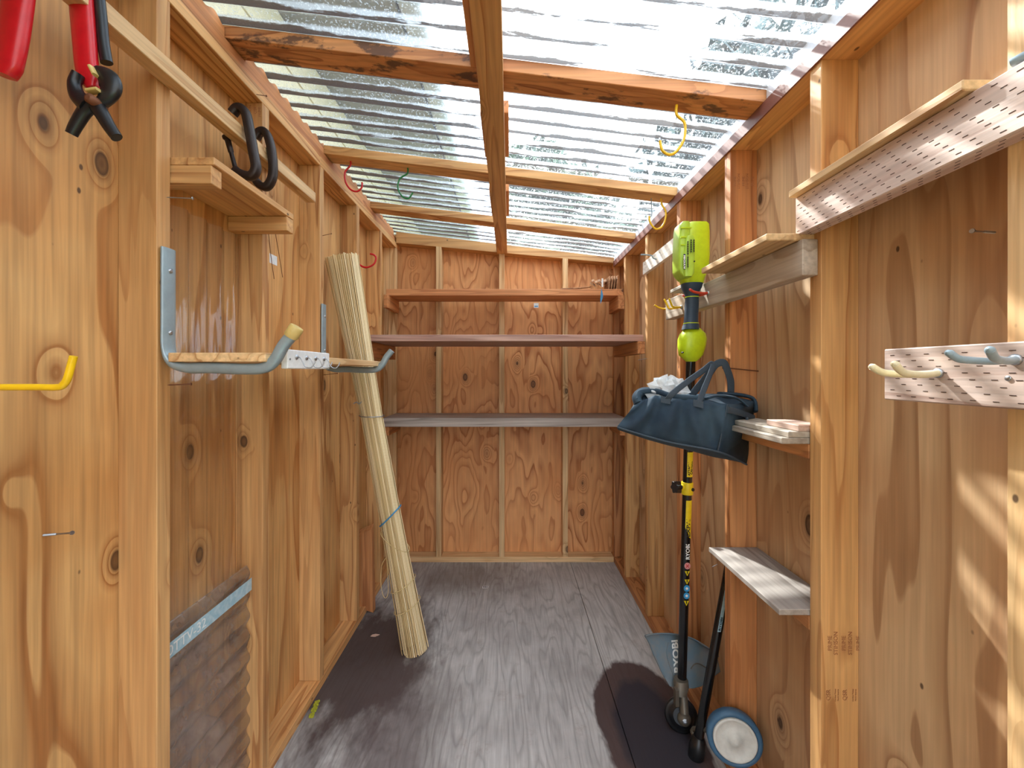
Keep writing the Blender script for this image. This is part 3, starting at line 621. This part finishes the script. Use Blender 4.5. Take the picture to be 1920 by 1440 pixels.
# ------------------------------------------------------------------ bamboo blind
A = Vector((-.458, 2.02, .004)); B = Vector((-.800, 1.985, H+.545)); ax = (B-A).normalized()
e = empty('bamboo_blind', A, 'rolled bamboo blind leaning against the left wall, tied with blue cord', 'blind')
u0 = Vector((1,0,0)); u0 = (u0-ax*u0.dot(ax)).normalized(); v0 = ax.cross(u0)
def brad(t): return .054+.012*max(0, 1-t/.22) - .004*math.exp(-((t-.60)/.2)**2)-.003*math.exp(-((t-.345)/.06)**2) + .012*max(0, (t-.62)/.38)**1.2
m_ = MB(); m2 = MB(); ts = [0, .12, .25, .38, .5, .6, .7, .8, .9, 1.]
ang = 0; i = 0
while ang < 2*math.pi*2.6:
    rr = .62+.38*ang/(2*math.pi*2.6)
    jit = random.uniform(-.004,.004)+(.035 if (i % 7) < 2 else 0); endj = random.uniform(-.003,.003)
    secs = []
    for t in ts:
        R = brad(t)*(rr+jit); fl_ = 1+.2*max(0,(t-.6)/.4)
        a = ang+.25*t
        dirv = (u0*math.cos(a)*fl_+v0*math.sin(a)/fl_); tan = (-u0*math.sin(a)*fl_+v0*math.cos(a)/fl_).normalized()
        c = A+(B-A)*(t*(1+endj) if t > .5 else t)+dirv*R
        secs.append((c, tan*.0029, dirv.normalized()*.0016, 2.2))
    (m_).loft(secs, 8, False)
    step = .0070/(.056*rr); 
    if i % 7 == 6: step *= 1.7
    ang += step; i += 1
m_.build('bamboo_slats', M['bamboo'], e, kind='stuff')
def ring(t, r, mat, name, tilt=0., extra=0.0055, par=e):
    pts = []; 
    for k in range(33):
        a = 2*math.pi*k/32; fl_ = 1+.2*max(0,(t-.6)/.4)
        tt = t+tilt*math.cos(a); pts.append(A+(B-A)*tt+(u0*math.cos(a)*fl_+v0*math.sin(a)/fl_)*(brad(t)+extra))
    return MB().sweep(pts, r, seg=8, up=ax).build(name, mat, par)
ring(.60, .0024, M['steel'], 'wire_tie', -.006); ring(.345, .0034, M['bluecord'], 'blue_cord', .02).__setitem__('label', 'blue cord tie')
ring(.17, .0020, M['cord'], 'cord', .012); ring(.115, .0020, M['cord'], 'cord', .010); ring(.28, .0020, M['cord'], 'cord', -.03)
MB().sweep(q([(724,1045),(716,1060),(714,1090),(718,1115),(724,1121),(728,1108),(727,1080),(725,1048)], 1.965), .0013, seg=6, res=4).build('cord_loop', M['cord'], e)
MB().sweep(q([(659,700),(668,725),(682,742),(702,752)], 1.965), .0012, seg=6, res=4).build('cord', M['cord'], e)
MB().sweep(q([(663,757),(668,754),(674,757),(680,751),(688,748)], 1.963), .0026, seg=8, res=4).build('wire_twist', M['steel'], e)

# ------------------------------------------------------------------ string trimmer
T0 = P(1278, 1300, 1.60); T1 = P(1295, 680, 1.535)
e = empty('string_trimmer', T0, 'lime and black string trimmer hanging from the orange-red hook on the right wall', 'trimmer')
X_, Y_, Z_ = Vector((1,0,0)), Vector((0,1,0)), Vector((0,0,1))
def pxl(rows, d, mat, name, par, depth=.9, n=3.0, seg=24, dmul=1, label=None):
    secs = []
    for y, xa, xb in rows:
        c = P((xa+xb)/2, y, d); hw = (xb-xa)/2*d/F; secs.append((c, X_*hw, Y_*hw*depth, n))
    return MB().loft(secs, seg).build(name, mat, par, label=label)
DH = 1.50
pxl([(533,1281,1315),(524,1276,1317),(514,1273,1320),(510,1272,1323),(480,1274,1325),(440,1280,1325.5),(424,1285,1325),(420,1288,1322)], DH, M['lime'], 'motor_housing', e, .85, 4.5)
# battery rail on the left of the housing
bl = MB(); secs = []
for y, xa, xb in ((524,1277,1286),(515,1268,1286),(508,1266,1287),(470,1266,1286),(432,1268,1287),(424,1270,1288),(421,1273,1286)):
    c = P((xa+xb)/2, y, DH-.012); secs.append((c, X_*(xb-xa)/2*DH/F, Y_*.036, 5))
bl.loft(secs, 20).build('battery_dock', M['lime2'], e)
for y in (436, 453, 467): MB().box(*[v for p in ((P(1266,y,DH).x, P(1285,y,DH).x),) for v in p], DH-.052, DH-.046, P(0,y,DH).z-.002, P(0,y,DH).z+.002).build('dock_rib', M['lime'], e)
secs = []
for y, xa, xb in ((519,1283,1296),(512,1281,1300),(470,1282,1301),(448,1285,1301),(443,1288,1298)):
    c = P((xa+xb)/2, y, DH-.045); secs.append((c, X_*(xb-xa)/2*DH/F, Y_*.012, 4))
MB().loft(secs, 18).build('motor_cover', M['lime2'], e)
for px, y0, y1 in ((1290, 452, 478), (1296, 449, 474), (1301.5, 449, 473), (1290, 481, 502)):
    for k in range(6):
        a = y0+(y1-y0)*k/6; MB().hexa([P(px-1,a+(y1-y0)/6*.8,1.435),P(px+1,a+(y1-y0)/6*.8,1.435),P(px+1,a+(y1-y0)/6*.8,1.45),P(px-1,a+(y1-y0)/6*.8,1.45),P(px-1,a,1.435),P(px+1,a,1.435),P(px+1,a,1.45),P(px-1,a,1.45)]).build('vent_slot', M['ink'], e)
lb = MB().hexa([P(1281.5,505,1.432),P(1285.5,505,1.432),P(1285.5,505,1.44),P(1281.5,505,1.44),P(1281.5,476,1.432),P(1285.5,476,1.432),P(1285.5,476,1.44),P(1281.5,476,1.44)]).build('brand_plate', M['navy'], e, label='dark blue name plate')
text('RYOBI', .0075, M['white'], P(1283.5,504,1.4315), (0,0,1), (-1,0,0), lb, sx=2.2, bold=.0003)
MB().lathe(P(1302,490,1.441), (0,-1,0), [(0,.003),(.0015,.0025)], 8).build('screw_head', M['ink'], e)
pxl([(618,1279,1309),(611,1281,1310),(606,1283,1308),(590,1284,1308),(570,1285,1309),(556,1286,1309),(548,1283,1310),(540,1279,1314),(532.5,1278,1316)], DH, M['navy'], 'grip', e, .95, 2.4)
for y, xa, xb in ((557.5,1285.5,1309.5),(606.5,1282.6,1308.6)):
    c = P((xa+xb)/2, y, DH); hw = (xb-xa)/2*DH/F+.0006
    MB().loft([(c-Z_*.0012, X_*hw, Y_*hw*.95, 2.4), (c+Z_*.0012, X_*hw, Y_*hw*.95, 2.4)], 24).build('yellow_band', M['lime'], e, label='thin lime line')
pxl([(678,1287,1304),(674,1283,1309),(666,1275,1315),(650,1273,1320),(636,1273.5,1322),(626,1277,1320),(617,1284,1312),(613,1287,1307)], DH+.01, M['lime'], 'lower_housing', e, .8, 3.2, 12)
MB().lathe(P(1281,661,DH-.025), (0,-1,0), [(-.01,.003),(.0015,.0025)], 8).build('screw_head', M['ink'], e)
sh = MB().sweep([T1+Z_*.01, T0], .0165, seg=20).build('shaft', M['tube'], e)
def shaftpt(py, side=0):
    z = H+(CY-py)*1.57/F; t = (z-T0.z)/(T1.z-T0.z); c = T0.lerp(T1, t); return c
def band(y0, y1, mat, name, a0=-1.15, a1=1.15, cut=0, r=.0172, par=sh, label=None):
    """a sticker wrapped round part of the shaft; angle 0 faces the viewer"""
    c0, c1 = shaftpt(y0), shaftpt(y1); vv = []; n = 10
    for k in range(n+1):
        a = a0+(a1-a0)*k/n; d = Vector((math.sin(a), -math.cos(a), 0))
        vv += [c0+d*r, c1+d*r+Vector((0,0,cut*(1-k/n)))]
    return MB().add(vv, [(2*k, 2*k+2, 2*k+3, 2*k+1) for k in range(n)], True).build(name, mat, par, label=label)
st1 = band(845, 891, M['stick_y'], 'sticker', -.55, 1.35, label='yellow sticker with black capitals'); st2 = band(935, 1012, M['stick_y'], 'sticker', -.55, 1.35, cut=.03, label='yellow sticker with black capitals')
VUP = (0,0,1); LUP = (-1,0,0)
def stext(s, py, size, mat, par, off=.007, sx=1, bold=.0004):
    c = shaftpt(py); a = off/.0172; text(s, size, mat, c+Vector((off, -math.cos(a)*.0182, 0)), VUP, LUP, par, sx=sx, bold=bold)
stext('ATTACHMENT', 888, .011, M['ink'], st1, -.002, 1.1); stext('CAPABLE', 886, .011, M['ink'], st1, .007, 1.1)
stext('EXPAND-IT', 1003, .0185, M['ink'], st2, .0015, 1.42, .0005)
stext('RYOBI', 1046, .019, M['white'], sh, .002, 1.1, .0006)
def icon(py, kind):
    c = shaftpt(py)+Vector((.001, -.0176, 0)); r = .0125
    n = 20 if kind in 'bp' else 3
    pts = [c+Vector((math.cos(math.pi*2*k/n-math.pi/2)*r*.9, 0, math.sin(math.pi*2*k/n-math.pi/2)*r)) for k in range(n)]
    o = MB().prism(pts, (0, -.0006, 0)).build('warning_icon', M['stick_y' if kind == 't' else 'stick_b' if kind == 'b' else 'stick_p'], sh)
    d = c+Vector((0,-.0009,0))
    if kind == 'p':
        for k in (1, -1): MB().obox(d, (1,0,k), (0,1,0), (-k,0,1), .008, .0002, .0012).build('icon_mark', M['red'], o)
    elif kind == 't': MB().obox(d+Vector((0,0,.001)), (1,0,0), (0,1,0), (0,0,1), .0018, .0002, .005).build('icon_mark', M['ink'], o)
    else: MB().lathe(d, (0,-1,0), [(0,.005),(.0003,.005)], 10).build('icon_mark', M['white'], o)
for y, k in ((1058,'p'),(1071,'t'),(1087,'t'),(1101,'b'),(1115,'b'),(1128,'t')): icon(y, k)
cc = shaftpt(914)
MB().lathe(cc-Z_*.022, Z_, [(0,.0195),(.002,.021),(.044,.021),(.046,.0195)], 24).build('coupler', M['stick_y'], e, label='yellow shaft coupler')
MB().lathe(cc+Vector((.012,-.0165,0)), (.4,-1,0), [(0,.006),(.005,.006),(.006,.003)], 12).build('coupler_bolt', M['ink'], e)
MB().lathe(cc+Vector((-.018,-.004,.004)), (-1,-.25,.1), [(0,.013),(.012,.011),(.020,.010)], 16).build('knob_collar', M['stick_y'], e)
kb = MB(); kc = cc+Vector((-.042,-.010,.007)); kax = Vector((-1,-.25,.1)).normalized(); ku = kax.orthogonal().normalized(); kv = kax.cross(ku); secs = []
vv = []; 
for h in (-.008, .012):
    for k in range(24):
        a = 2*math.pi*k/24; r = .021+.0035*math.cos(6*a); vv.append(kc+kax*h+(ku*math.cos(a)+kv*math.sin(a))*r)
kb.add(vv, [(k, (k+1) % 24, 24+(k+1) % 24, 24+k) for k in range(24)]+[tuple(range(24)), tuple(range(24, 48))]); kb.build('clamp_knob', M['black'], e, bevel=.0008)
# guard
def gp(px, py): 
    t = (py-1188)/100.; return P(px, py, 1.70-.09*t)
og = [(1209,1192),(1222,1189),(1248,1188),(1275,1191),(1300,1199),(1330,1218),(1345,1230),(1363,1243),(1356,1256),(1340,1268),(1325,1277),(1316,1287),(1300,1291),(1270,1290),(1256,1287),(1246,1270),(1236,1250),(1225,1226),(1217,1205)]
pts = [gp(*p) for p in og]; nrm = (pts[6]-pts[0]).cross(pts[13]-pts[0]).normalized()
if nrm.y > 0: nrm = -nrm
gd = MB().prism(pts, -nrm*.004).build('debris_guard', M['guard'], e, bevel=.001, label='dusty blue-grey plastic guard')
MB().sweep([p+nrm*.006 for p in pts[:8]], .003, .011, up=nrm, seg=8, n=4, res=3).build('guard_rim', M['guard'], gd)
MB().sweep([p+nrm*.003 for p in (pts[0], pts[18], pts[17], pts[16], pts[15])], .0025, .006, up=nrm, seg=8, n=4, res=3).build('guard_rim', M['guard'], gd)
MB().sweep([gp(1253,1205)+nrm*.002, gp(1250,1225)+nrm*.002, gp(1256,1250)+nrm*.002, gp(1266,1272)+nrm*.002], .0018, .003, up=nrm, seg=8, res=4).build('guard_ridge', M['guard'], gd)
MB().sweep([gp(1295,1254)+nrm*.002, gp(1302,1245)+nrm*.002, gp(1312,1245)+nrm*.002, gp(1326,1254)+nrm*.002], .0018, .003, up=nrm, seg=8, res=4).build('guard_ridge', M['darkgrey'], gd)
text('RYOBI', .034, M['white'], gp(1271,1262)+nrm*.001, (gp(1266,1210)-gp(1271,1262)), Vector((-1,0,-.1)), gd, sx=1.15, bold=.0012)
# gearbox and head
MB().loft([(P(1276,1300,1.57), X_*.020, Y_*.020, 3), (P(1277,1285,1.58), X_*.026, Y_*.024, 3), (P(1277,1273,1.59), X_*.024, Y_*.022, 3)], 16).build('guard_bracket', M['darkgrey'], e)
MB().sweep([P(1280,1298,1.575), P(1282,1322,1.56), P(1283,1340,1.545)], .0155, seg=16, res=3).build('gearbox', M['darkgrey'], e)
MB().obox(P(1268,1306,1.56), (1,0,0), (0,1,0), (0,0,1), .006, .012, .03).build('bracket_arm', M['darkgrey'], e)
hc = P(1277, 1340, 1.575); hax = Vector((-.22, -.93, .28))
MB().lathe(hc, hax, [(-.012,.050),(-.006,.058),(.004,.059),(.008,.054),(.006,.046),(.010,.044),(.012,.034),(.016,.030)], 32).build('line_spool', M['black'], e)
MB().lathe(hc+hax*.012+Vector((.008,0,-.006)), hax, [(0,.026),(.012,.024),(.022,.016),(.026,.006)], 20).build('spool_hub', M['steel'] if 0 else M['darkgrey'], e)
MB().lathe(hc+hax*.038+Vector((.008,0,-.006)), hax, [(-.006,.009),(.003,.009),(.004,.005)], 6, False).build('bolt', M['steel'], e)
# second pole with wheel
e = empty('edger_attachment', P(1305,1400,1.47), 'black pole edger attachment with a wheel leaning on the right wall', 'tool')
ea, eb = P(1308, 1395, 1.465), P(1371, 1040, 1.50); edir = (eb-ea).normalized()
ep = MB().sweep([ea, eb+edir*.03], .0155, seg=20).build('shaft', M['tube'], e)
# the square coupling end of the pole, seen past the shelf
MB().lathe(P(1367,1012,1.502), (.1,0,1), [(-.05,.0115),(.0,.0115),(.03,.011),(.04,.006),(.085,.006),(.088,.002)], 12).build('coupling_end', M['bluegrey'], e)
side = edir.cross(Y_).normalized(); fr_ = side.cross(edir).normalized()
if fr_.y > 0: fr_ = -fr_
lp0 = ea.lerp(eb, .60); lp1 = ea.lerp(eb, .93)
so2 = MB().obox((lp0+lp1)/2+fr_*.0158-X_*.004, edir, X_, fr_, (lp1-lp0).length/2, .0055, .0008).build('sticker', M['tape'], ep, label='pale blue sticker with a name')
text('RYOBI', .010, M['ink'], lp0+fr_*.0170+edir*.004-X_*.004, edir, edir.cross(fr_)*-1 if 0 else (fr_.cross(edir)), so2, sx=1.7, bold=.0003)
wc_ = P(1375, 1400, 1.45); wz = .083
wc_ = P(1376, 1382, 1.355); wax = Vector((-.25, -1, .12)).normalized()
MB().lathe(wc_, wax, [(-.018,.070),(-.014,.082),(.010,.083),(.016,.079),(.018,.070),(.012,.066),(.004,.065)], 40).build('wheel_tyre', M['wheelblue'], e)
MB().lathe(wc_+wax*.002, wax, [(0,.0655),(.016,.0655),(.0185,.062),(.014,.056),(.010,.050),(.010,.020),(.022,.016),(.024,.006)], 36).build('wheel_hub', M['wheelwhite'], e)
MB().sweep([wc_-wax*.01, Vector((ea.x, ea.y+.03, .07)), ea+Vector((0,0,.01))], .008, seg=12, res=4).build('axle_arm', M['darkgrey'], e)
MB().lathe(ea+Vector((0,0,-.005)), edir, [(-.06,.018),(-.04,.026),(-.005,.028),(.02,.024),(.03,.018)], 20).build('gearbox', M['black'], e)

# ------------------------------------------------------------------ tool bag
e = empty('tool_bag', P(1290, 800, 1.3), 'navy canvas tool bag hanging on the right wall in front of the trimmer shaft', 'bag')
def lerp_pts(pts, s):
    k = len(pts)-1; i = min(int(s*k), k-1); t = s*k-i; return pts[i].lerp(pts[i+1], t)
FB = [P(1157,800,1.32), P(1200,815,1.31), P(1250,826,1.29), P(1300,836,1.26), P(1346,846,1.23)]
BB = [P(1160,806,1.36), P(1220,826,1.38), P(1280,842,1.38), P(1340,857,1.37), P(1400,870,1.34)]
FT = [P(1193,756,1.33), P(1228,741,1.31), P(1262,747,1.285), P(1312,749,1.26), P(1364,758,1.235)]
BT = [P(1200,738,1.40), P(1240,733,1.40), P(1280,739,1.40), P(1345,738,1.39), P(1418,752,1.34)]
ns_, nt_ = 36, 12
def fold(s, t): return .0135*math.sin(17*s+4*t*(s-.5)*3)*(.2+.8*math.sin(math.pi*min(1,t+.1)))+.004*math.sin(41*s+5)*(t)
vv = []; ff = []
fn = (FB[4]-FB[0]).cross(Z_).normalized()
if fn.y > 0: fn = -fn
prof_n = 0; ringn = nt_*2+6+6
for i in range(ns_+1):
    s = i/ns_; fb, bb, ft, btp = (lerp_pts(a, s) for a in (FB, BB, FT, BT)); row = []
    for j in range(nt_+1):                                   # front panel, bottom to top
        t = j/nt_; p = fb.lerp(ft, t)+fn*(.016*math.sin(math.pi*t)**.8*(.4+.6*math.sin(math.pi*s))+fold(s, t)); row.append(p)
    for j in range(1, 6):                                    # sunk open top
        t = j/6; p = ft.lerp(btp, t); p.z -= .018*math.sin(math.pi*t)*(1 if .1 < s < .95 else .3); row.append(p)
    for j in range(nt_+1):
        t = 1-j/nt_; p = bb.lerp(btp, t)-fn*(.014*math.sin(math.pi*t)+fold(s+.3, t)); row.append(p)
    for j in range(1, 6):
        t = j/6; p = bb.lerp(fb, t); p.z -= .004*math.sin(math.pi*t); row.append(p)
    vv += row; rl = len(row)
for i in range(ns_):
    for j in range(rl):
        j2 = (j+1) % rl; ff.append((i*rl+j, i*rl+j2, (i+1)*rl+j2, (i+1)*rl+j))
ff += [tuple(range(rl)), tuple(range(ns_*rl, (ns_+1)*rl))]
bag = MB().add(vv, ff, True).build('bag_body', M['canvas'], e)
# seams, rolled rim and folded flap
endp = [P(1346,846,1.226), P(1356,800,1.222), P(1364,758,1.228)]
MB().sweep(endp, .0018, seg=8, res=4).build('seam_piping', M['ink'] if 0 else M['strap'], e)
MB().sweep([P(1157,801,1.315), P(1250,828,1.275), P(1346,847,1.225), P(1400,871,1.335)], .003, seg=8, res=6).build('base_piping', M['strap'], e)
rim = [P(1195,750,1.33), P(1199,736,1.35), P(1228,733,1.345), P(1258,742,1.30), P(1300,746,1.27), P(1320,746,1.262)]
MB().sweep(rim, .006, .009, up=Z_, seg=10, res=6).build('rim', M['canvas'], e)
MB().sweep([P(1197,757,1.335), P(1194,744,1.35), P(1206,734,1.38), P(1232,735,1.385)], .014, .018, seg=12, res=5).build('rolled_end', M['canvas'], e)
MB().sweep([P(1322,748,1.265), P(1345,742,1.28), P(1380,746,1.29), P(1402,762,1.28)], .004, .016, up=fn, seg=10, res=6).build('rim_flap', M['canvas'], e)
MB().sweep([P(1350,738,1.37), P(1385,740,1.375), P(1412,748,1.35), P(1417,772,1.335)], .006, .018, up=fn, seg=10, res=6).build('rim_flap', M['canvas'], e)
MB().sweep([P(1364,768,1.226), P(1388,774,1.27), P(1414,784,1.325)], .0025, .010, up=Z_, seg=8, n=4, res=5).build('edge_webbing', M['strap'], e)
MB().sweep([P(1400,783,1.29), P(1402,792,1.285), P(1408,795,1.30)], .004, .006, seg=8, res=4).build('tab', M['strap'], e)
# handles looped over the nail
nail = Vector((XR-.03, 1.376, H+.012))
def ribbon(pts, w_, name, upv=(0,1,0)): return MB().sweep(pts, w_, .0018, up=upv, seg=10, n=4, res=8).build(name, M['strap'], e)
ribbon([P(1250,752,1.285), P(1262,737,1.27), P(1290,715,1.30), P(1318,695,1.34), P(1335,682,1.36), P(1334,694,1.34), P(1326,715,1.29), P(1318,735,1.265), P(1310,757,1.252)], .0095, 'handle')
ribbon([P(1296,742,1.385), P(1312,722,1.38), P(1330,700,1.375), P(1342,684,1.372), P(1356,680,1.371), P(1363,692,1.372), P(1370,715,1.380), P(1370,740,1.388)], .012, 'handle')
for a in (P(1248,750,1.284), P(1309,757,1.252)): MB().obox(a+fn*.004, (FB[4]-FB[0]), fn, Z_, .014, .002, .010).build('handle_patch', M['strap'], e)
# crumpled plastic bag inside
pb_ = MB(); vv = []; ff = []; nu, nv = 22, 14; cc2 = P(1252, 735, 1.355)
for j in range(nv+1):
    for i in range(nu):
        a = 2*math.pi*i/nu; t = j/nv*math.pi
        r = 1+.16*math.sin(5*a+3*t)+.12*math.sin(9*a-5*t+1)+.08*math.sin(13*t)
        vv.append(cc2+Vector((math.cos(a)*math.sin(t)*.062*r, math.sin(a)*math.sin(t)*.028*r, math.cos(t)*.046*r)))
for j in range(nv):
    for i in range(nu): ff.append((j*nu+i, j*nu+(i+1) % nu, (j+1)*nu+(i+1) % nu, (j+1)*nu+i))
m_, nt0, b0, o0 = newmat('crumpled_plastic'); b0.inputs['Base Color'].default_value = (.8, .84, .86, 1); b0.inputs['Roughness'].default_value = .18; b0.inputs['Alpha'].default_value = .6
pb_.add(vv, ff, False).build('plastic_bag', m_, None, label='crumpled clear plastic bag sticking out of the navy tool bag', cat='plastic bag')

# ------------------------------------------------------------------ bits on the floor
def fl_pt(px, py): d = H*F/(py-CY); return Vector(((px-CX)*d/F, d, 0))
c = fl_pt(910, 1101); m_ = MB().obox(c+Z_*.0008, (1,.1,0), (0,1,0), Z_, .018, .012, .0006).build('paper_scrap', M['paper'], None, label='small white paper scrap on the floor near the back', cat='scrap')
for k in range(3): MB().obox(c+Vector((-.010+k*.010,0,.0016)), (1,.1,0), (0,1,0), Z_, .003, .008, .0001).build('print', M['ink'], m_)
c = fl_pt(703, 1192); MB().prism([c+Vector(p) for p in ((-.02,-.008,.0005),(.004,-.01,.0005),(.022,.006,.0005),(.0,.01,.0005),(-.015,.004,.0005))], (0,0,.003)).build('wood_chip', studm('X', 4), None, label='pale wood chip on the dark stained floor at the left', cat='wood chip')
m_ = MB()
for k in range(60):
    t = random.random(); c = fl_pt(583+t*12+random.uniform(-3,3), 1345-t*30); m_.lathe(c, (0,0,1), [(0,.006),(.004,.005),(.007,.001)], 6)
m_.build('moss', M['moss'], None, label='yellow-green moss at the foot of the left wall', cat='moss', kind='stuff')

# ------------------------------------------------------------------ outside
bx('lawn', -14, 14, -14, 18, -.30, -.20, M['grass'], None, 0, kind='structure')
hs_ = empty('house', (-1.2, 4, -.2), 'beige house wall and grey eave rising beyond the clear roof at the left', 'house')
for k in range(5):      # lap siding boards
    z0 = 1.95+k*.20; MB().hexa([(-1.25,-3,z0),(-1.02,-3,z0),(-1.02,7,z0),(-1.25,7,z0),(-1.25,-3,z0+.201),(-1.028,-3,z0+.201),(-1.028,7,z0+.201),(-1.25,7,z0+.201)]).build('siding_board', M['beige'], hs_)
MB().box(-1.25, -1.04, -3, 7, -.2, 1.95).build('lower_wall', M['beige'], hs_)
MB().box(-1.25, -.50, -3, 7, H+1.60, H+1.62).build('soffit', M['soffit'], hs_)
MB().sweep([(-.44,-3,H+1.64), (-.44,7,H+1.64)], .055, .05, up=Z_, seg=14, n=3).build('gutter', M['gutter'], hs_)
MB().hexa([(-3.2,-3,H+2.35),(-.48,-3,H+1.64),(-.48,7,H+1.64),(-3.2,7,H+2.35),(-3.2,-3,H+2.40),(-.46,-3,H+1.69),(-.46,7,H+1.69),(-3.2,7,H+2.40)]).build('roof_slope', M['bark'], hs_)
def leafmat(name, c):
    m, nt, b, out = newmat(name); oi = N(nt, 'ShaderNodeNewGeometry')
    nt.links.new(mixc(nt, oi.outputs['Random Per Island'], lin(c), lin(tuple(int(x*.5) for x in c))), b.inputs['Base Color']); b.inputs['Roughness'].default_value = .6
    return m
lm = [leafmat('dark_leaves', (62, 92, 62)), leafmat('mid_leaves', (96, 122, 66)), leafmat('blue_green_needles', (54, 84, 84))]
def tree(x, y, zt_, r, mi, label, n=2600):
    e = empty('tree', (x, y, -.2), label, 'tree'); MB().lathe((x,y,-.2), Z_, [(0,.22),(1.,.16),(zt_*.8,.05)], 10).build('trunk', M['bark'], e)
    vv = []; ff = []; rg = random.Random(int(x*100+y*7))
    bl_ = [(Vector((x+rg.uniform(-.6,.6)*r, y+rg.uniform(-.6,.6)*r, zt_-r*rg.uniform(.3,1.8))), r*rg.uniform(.35,.6)) for _ in range(16)]
    for i in range(n):
        c, rr = rg.choice(bl_); d = Vector((rg.gauss(0,1), rg.gauss(0,1), rg.gauss(0,1))).normalized()*rr*rg.uniform(.6,1.)
        p = c+d; a = Vector((rg.gauss(0,1), rg.gauss(0,1), rg.gauss(0,1))).normalized()*.17; b_ = a.orthogonal().normalized()*.12
        k = len(vv); vv += [p-a, p-b_, p+a, p+b_]; ff.append((k, k+1, k+2, k+3))
    MB().add(vv, ff).build('foliage', lm[mi], e, kind='stuff')
tree(3.4, 5.6, 6.4, 1.7, 2, 'dark blue-green tree blurred behind the clear roof, upper right')
tree(1.4, 10.5, 6.6, 2.0, 0, 'dark green tree low behind the clear roof, right of the centre beam')
tree(6.0, 10.2, 6.8, 2.2, 1, 'lighter green tree blurred behind the clear roof near the right wall')
tree(-3.2, 11.5, 6.2, 2.0, 0, 'dark tree behind the back end of the roof, left of the centre beam')
